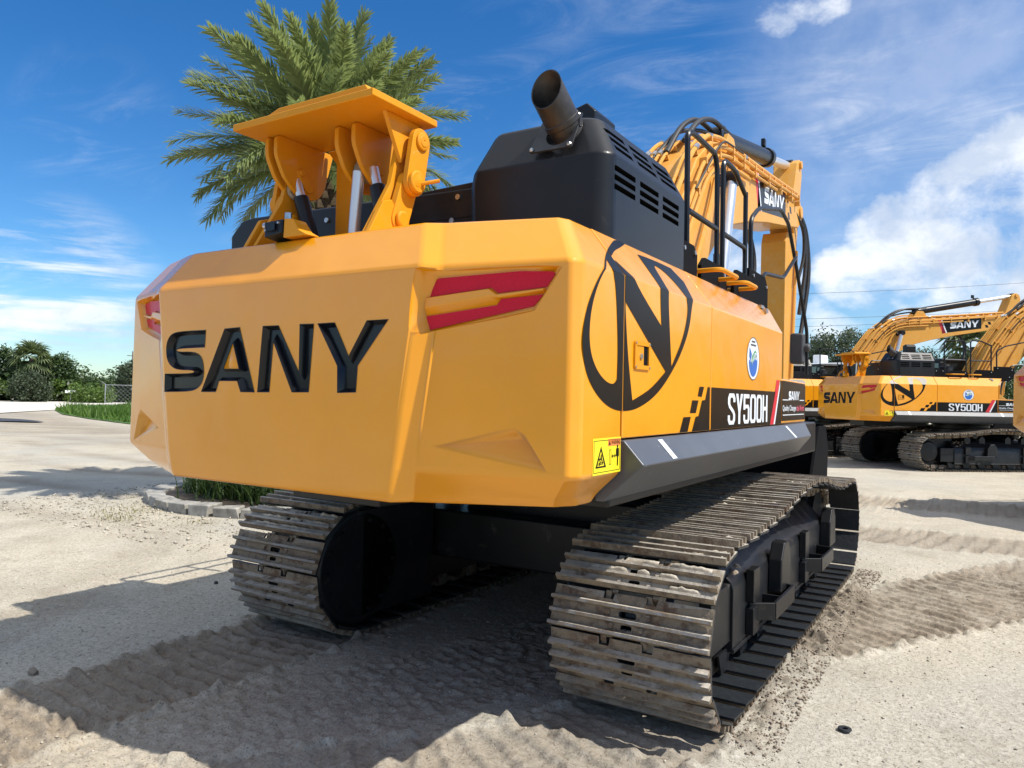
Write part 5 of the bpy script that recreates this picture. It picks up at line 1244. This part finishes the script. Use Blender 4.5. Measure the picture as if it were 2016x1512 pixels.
gp = build('gate_post', MB().cyl((0, 0, 0), (0, 0, 2.0), .07, 12).sphere((0, 0, 2.0), .075).box(-.03, .03, -.5, 0, 1.72, 1.78), 'galv'); gp.location = (-33.4, 15.9, 0); tag(gp, 'pale metal gate post at the near end of the grass verge', 'post')
sg = empty('white_sign', (-83.2, 38.2, 0)); tag(sg, 'small white board low in the weeds before the fence', 'sign')
build('board', MB().box(-.02, .02, -.6, .6, 1.1, 1.4), 'white_panel', sg, bevel=.004); build('post', MB().box(-.03, .0, -.05, .05, 0, 1.1).box(-.03, .0, .4, .46, 0, 1.1), 'galv', sg)
# distant utility pole
up = empty('utility_pole', (-142, 80.5, 0)); tag(up, 'thin utility pole standing above the far woodland on the left', 'pole')
build('pole', MB().cyl((0, 0, 0), (0, 0, 9.2), .16, 10, .11), 'wood_pole', up); build('crossarm', MB().box(-.06, .06, -1.1, 1.1, 8.2, 8.35), 'wood_pole', up)
def wire(name, p, q, sag, r, label):
    P = [Vector(p).lerp(Vector(q), k/24)+Vector((0, 0, -sag*4*(k/24)*(1-k/24))) for k in range(25)]
    o = build(name, MB().tube(P, r, 5), 'rubber'); tag(o, label, 'wire')
wire('power_line', (-142, 79.4, 8.3), (-88, 130, 8.6), .8, .012, 'thin overhead wire running off from the far left utility pole')
for i, (z0, z1, lab) in enumerate(((14.2, 15.6, 'topmost overhead wire crossing the sky above the right hand machines'), (12.0, 12.9, 'second overhead wire from the top, above the right hand machines'), (11.3, 12.2, 'overhead wire just under the second one, close to it'), (9.7, 10.6, 'fourth overhead wire, level with the boom top of the far machine'), (8.7, 9.6, 'lowest overhead wire, behind the dusty tree on the right'))):
    wire('power_line', (-40, 52+i*.3, z0-2.6), (40, 98+i*.3, z1+2.6), 2.0, .016, lab)

# ------------------------------------------------------------------ right background
make_tree('oak_tree', 'loose crowned dusty green tree behind the half hidden machine', 6.6, 3.1, 2.3, 71, 'leaf_grey', 120, 110, .10, .20, loc=(-4.0, 42.5, 0), trunk=.2)
make_tree('oak_tree', 'lower dusty green tree seen under the lettered boom', 5.2, 2.0, 1.6, 73, 'leaf_grey', 60, 110, .10, .24, loc=(-.2, 44, 0), trunk=.16)
fan_palm('small fan leaved palm visible beneath the far boom', (2.6, 46, 0), 5.3, 9, 30, 1.25)
make_tree('leafy_tree', 'dark bushy tree behind the rails of the side on machine', 4.9, 2.2, 1.9, 75, 'leaf', 60, 110, .11, .3, loc=(4.2, 47, 0), trunk=.16)
wood(120, (-34, 50), (60, 84), 8, 2.2, 4.2, 83, 'leaf', 160, .2, 'woodland', 'low dark trees closing the yard behind the right hand machines')
wood(170, (-70, -62), (85, -58), 8, 3, 6, 91, 'leaf', 90, .5, 'woodland', 'dark trees behind the viewer, unseen and added for reflections', (2, 4))  # unseen trees added behind the camera to reflect in the paint
TR_ = empty('trailer', (-5.2, 38.5, 0), -.30); tag(TR_, 'long white box trailer parked behind the far machine', 'trailer')
build('box_body', MB().box(-5.5, 2.6, -1.2, 1.2, 1.2, 3.95), 'white_panel', TR_, bevel=.06); build('chassis', MB().box(-5.2, 2.4, -.5, .5, .85, 1.2).box(1.6, 1.75, -.9, -.75, 0, .85), 'black_frame', TR_, bevel=.02)
for x in (-4.6, -3.4):
    for y in (-1.05, 1.05): build('wheel', MB().cyl((x, y-.14, .5), (x, y+.14, .5), .5, 24), 'rubber', TR_, bevel=.04)
build('roof_unit', MB().box(.3, .8, -.4, .4, 3.95, 4.45), 'white_panel', TR_, bevel=.05)

# ------------------------------------------------------------------ light, sky, camera
SUN = Vector((.76, .125, 1.0)).normalized(); el = math.asin(SUN.z); azi = math.atan2(SUN.x, SUN.y)
sd = bpy.data.lights.new('sun', 'SUN'); sd.energy = 4.5; sd.angle = R(.53); sd.color = (1, .95, .87)
so = bpy.data.objects.new('sun', sd); COL.objects.link(so); so.rotation_euler = (-SUN).to_track_quat('-Z', 'Y').to_euler(); so.location = SUN*60
w = bpy.data.worlds.new('World'); sc.world = w; w.use_nodes = True; nt = NT(w.node_tree); bg = nt.n['Background']
sky = nt.node('ShaderNodeTexSky', sky_type='NISHITA'); sky.sun_disc = False; sky.sun_elevation = el; sky.sun_rotation = azi; sky.altitude = 0; sky.air_density = 1.0; sky.dust_density = .1; sky.ozone_density = 3.0
tc = nt.node('ShaderNodeTexCoord'); D = tc.outputs['Generated']
hs = nt.node('ShaderNodeHueSaturation'); hs.inputs['Saturation'].default_value = 1.32; hs.inputs['Value'].default_value = 1.0; nt.l.new(sky.outputs[0], hs.inputs['Color'])
skyc = nt.mix(1.0, hs.outputs[0], (.80, 1.0, 1.16), 'MULTIPLY')
sep = nt.node('ShaderNodeSeparateXYZ'); nt.l.new(D, sep.inputs[0])
# cloud layer: direction projected on a high plane
zc = nt.math('MAXIMUM', nt.math('ADD', sep.outputs[2], .08), .02)
pl = nt.node('ShaderNodeCombineXYZ'); nt.l.new(nt.math('DIVIDE', sep.outputs[0], zc), pl.inputs[0]); nt.l.new(nt.math('DIVIDE', sep.outputs[1], zc), pl.inputs[1])
def lobe(d, ang0, ang1):
    v = Vector(d).normalized(); n = nt.node('ShaderNodeVectorMath', operation='DOT_PRODUCT'); nt.l.new(D, n.inputs[0]); n.inputs[1].default_value = v
    return nt.step(n.outputs['Value'], math.cos(R(ang1)), math.cos(R(ang0)))
def dirp(px, py):
    f = Vector((-.53111821, .84714666, .01599932)); r_ = Vector((.84724676, .53078443, .02099577)); u = Vector((-.00929431, -.0247066, .99965154))
    return f+r_*((px-1008)/1470)-u*((py-756)/1470)
def add(a, b): return nt.math('MAXIMUM', a, b)
# big cumulus banks: noise in direction space, thresholded harder away from each bank
cn = nt.noise(nt.vscale(D, 1, 1, 1.35), 7.0, 10, .62, .25); cn2 = nt.noise(nt.vscale(D, 1, 1, 1.6), 2.6, 6, .55)
bank = None
for px, py, a0, a1, k in ((1770, 480, 2.2, 5.6, 1.0), (1910, 440, 3.0, 7.0, 1.0), (2080, 420, 4.5, 9.5, 1.0), (1690, 540, 1.5, 4.6, .95), (1880, 560, 3, 7, .95), (1650, 615, .5, 4, .8), (1470, 560, 1, 7, .85), (1330, 560, 0, 6, .5), (1530, 12, .3, 3.6, .72), (1600, -20, .3, 4, .72), (1770, 205, .2, 2.6, .52), (1740, 130, .1, 2.0, .5), (2600, 430, 6, 18, .9)):
    v = nt.math('MULTIPLY', lobe(dirp(px, py), a0, a1), k); bank = v if bank is None else add(bank, v)
mass = nt.math('ADD', nt.math('MULTIPLY', bank, .46), nt.math('MULTIPLY_ADD', cn, .75, nt.math('MULTIPLY', cn2, .25)))
cum = nt.step(mass, .75, .98)
# wisps
ws = nt.noise(nt.vscale(pl.outputs[0], .75, 1.45, 1), 1.9, 9, .68, 1.4); ws2 = nt.noise(pl.outputs[0], .8, 4, .5)
wb = None
for px, py, a0, a1, k in ((1230, 90, 2, 13, .6), (950, 270, 1, 7, .85), (190, 255, 1, 6, .5), (60, 620, 1, 6, .9), (220, 640, 1, 5, .8), (1820, 200, 3, 11, 1.0), (1980, 180, 3, 12, 1.0), (1350, 110, 2, 9, .85), (440, 420, 0, 2.5, .5), (2300, 100, 5, 25, .7)):
    v = nt.math('MULTIPLY', lobe(dirp(px, py), a0, a1), k); wb = v if wb is None else add(wb, v)
wsp = nt.math('MULTIPLY', nt.step(nt.math('MULTIPLY_ADD', ws, .75, nt.math('MULTIPLY', ws2, .25)), .44, .90), wb)
# flat streaks low on the left
st = nt.noise(nt.vscale(D, 1.2, 1.2, 11), 3.2, 8, .6, .3)
low = nt.math('MULTIPLY', nt.math('MULTIPLY', nt.step(st, .42, .62), nt.math('MULTIPLY', lobe(dirp(70, 620), 2, 9), nt.step(sep.outputs[2], .02, .07))), .95)
# out-of-frame cumulus added overhead and behind for neutral fill and reflections
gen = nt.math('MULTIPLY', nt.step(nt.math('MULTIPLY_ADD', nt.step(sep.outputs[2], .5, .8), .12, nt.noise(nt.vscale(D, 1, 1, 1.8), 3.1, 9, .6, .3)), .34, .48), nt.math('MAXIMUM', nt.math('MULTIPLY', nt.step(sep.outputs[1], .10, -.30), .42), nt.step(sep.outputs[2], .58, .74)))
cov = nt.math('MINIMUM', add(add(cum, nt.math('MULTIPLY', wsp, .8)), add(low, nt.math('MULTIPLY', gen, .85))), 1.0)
wsp = nt.math('ADD', wsp, nt.math('MULTIPLY', lobe(dirp(2000, 190), 3, 20), nt.math('MULTIPLY_ADD', nt.noise(D, 4, 6, .6), .5, .12)))
cov = nt.math('MINIMUM', add(cov, nt.math('MULTIPLY', wsp, .8)), 1.0)
shade = nt.step(nt.noise(nt.vscale(D, 1, 1, 1.4), 8.5, 8, .6, .2), .38, .62)
cc = nt.mix(shade, (5.2, 6.0, 7.3), (8.5, 8.8, 9.2))
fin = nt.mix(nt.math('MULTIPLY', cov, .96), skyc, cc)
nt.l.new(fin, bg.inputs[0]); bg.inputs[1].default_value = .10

cd = bpy.data.cameras.new('camera'); cam = bpy.data.objects.new('camera', cd); COL.objects.link(cam); sc.camera = cam
f = Vector((-.53111821, .84714666, .01599932)); r_ = Vector((.84724676, .53078443, .02099577)); u = Vector((-.00929431, -.0247066, .99965154))
cam.matrix_world = Matrix(((r_.x, u.x, -f.x, 2.935), (r_.y, u.y, -f.y, -6.353), (r_.z, u.z, -f.z, 1.80), (0, 0, 0, 1)))
cd.sensor_width = 36; cd.lens = 36*1470/2016; cd.clip_end = 6000; cd.clip_start = .05
vs_ = sc.view_settings; vs_.view_transform = 'Standard'; vs_.look = 'None'; vs_.exposure = .34; vs_.gamma = 1
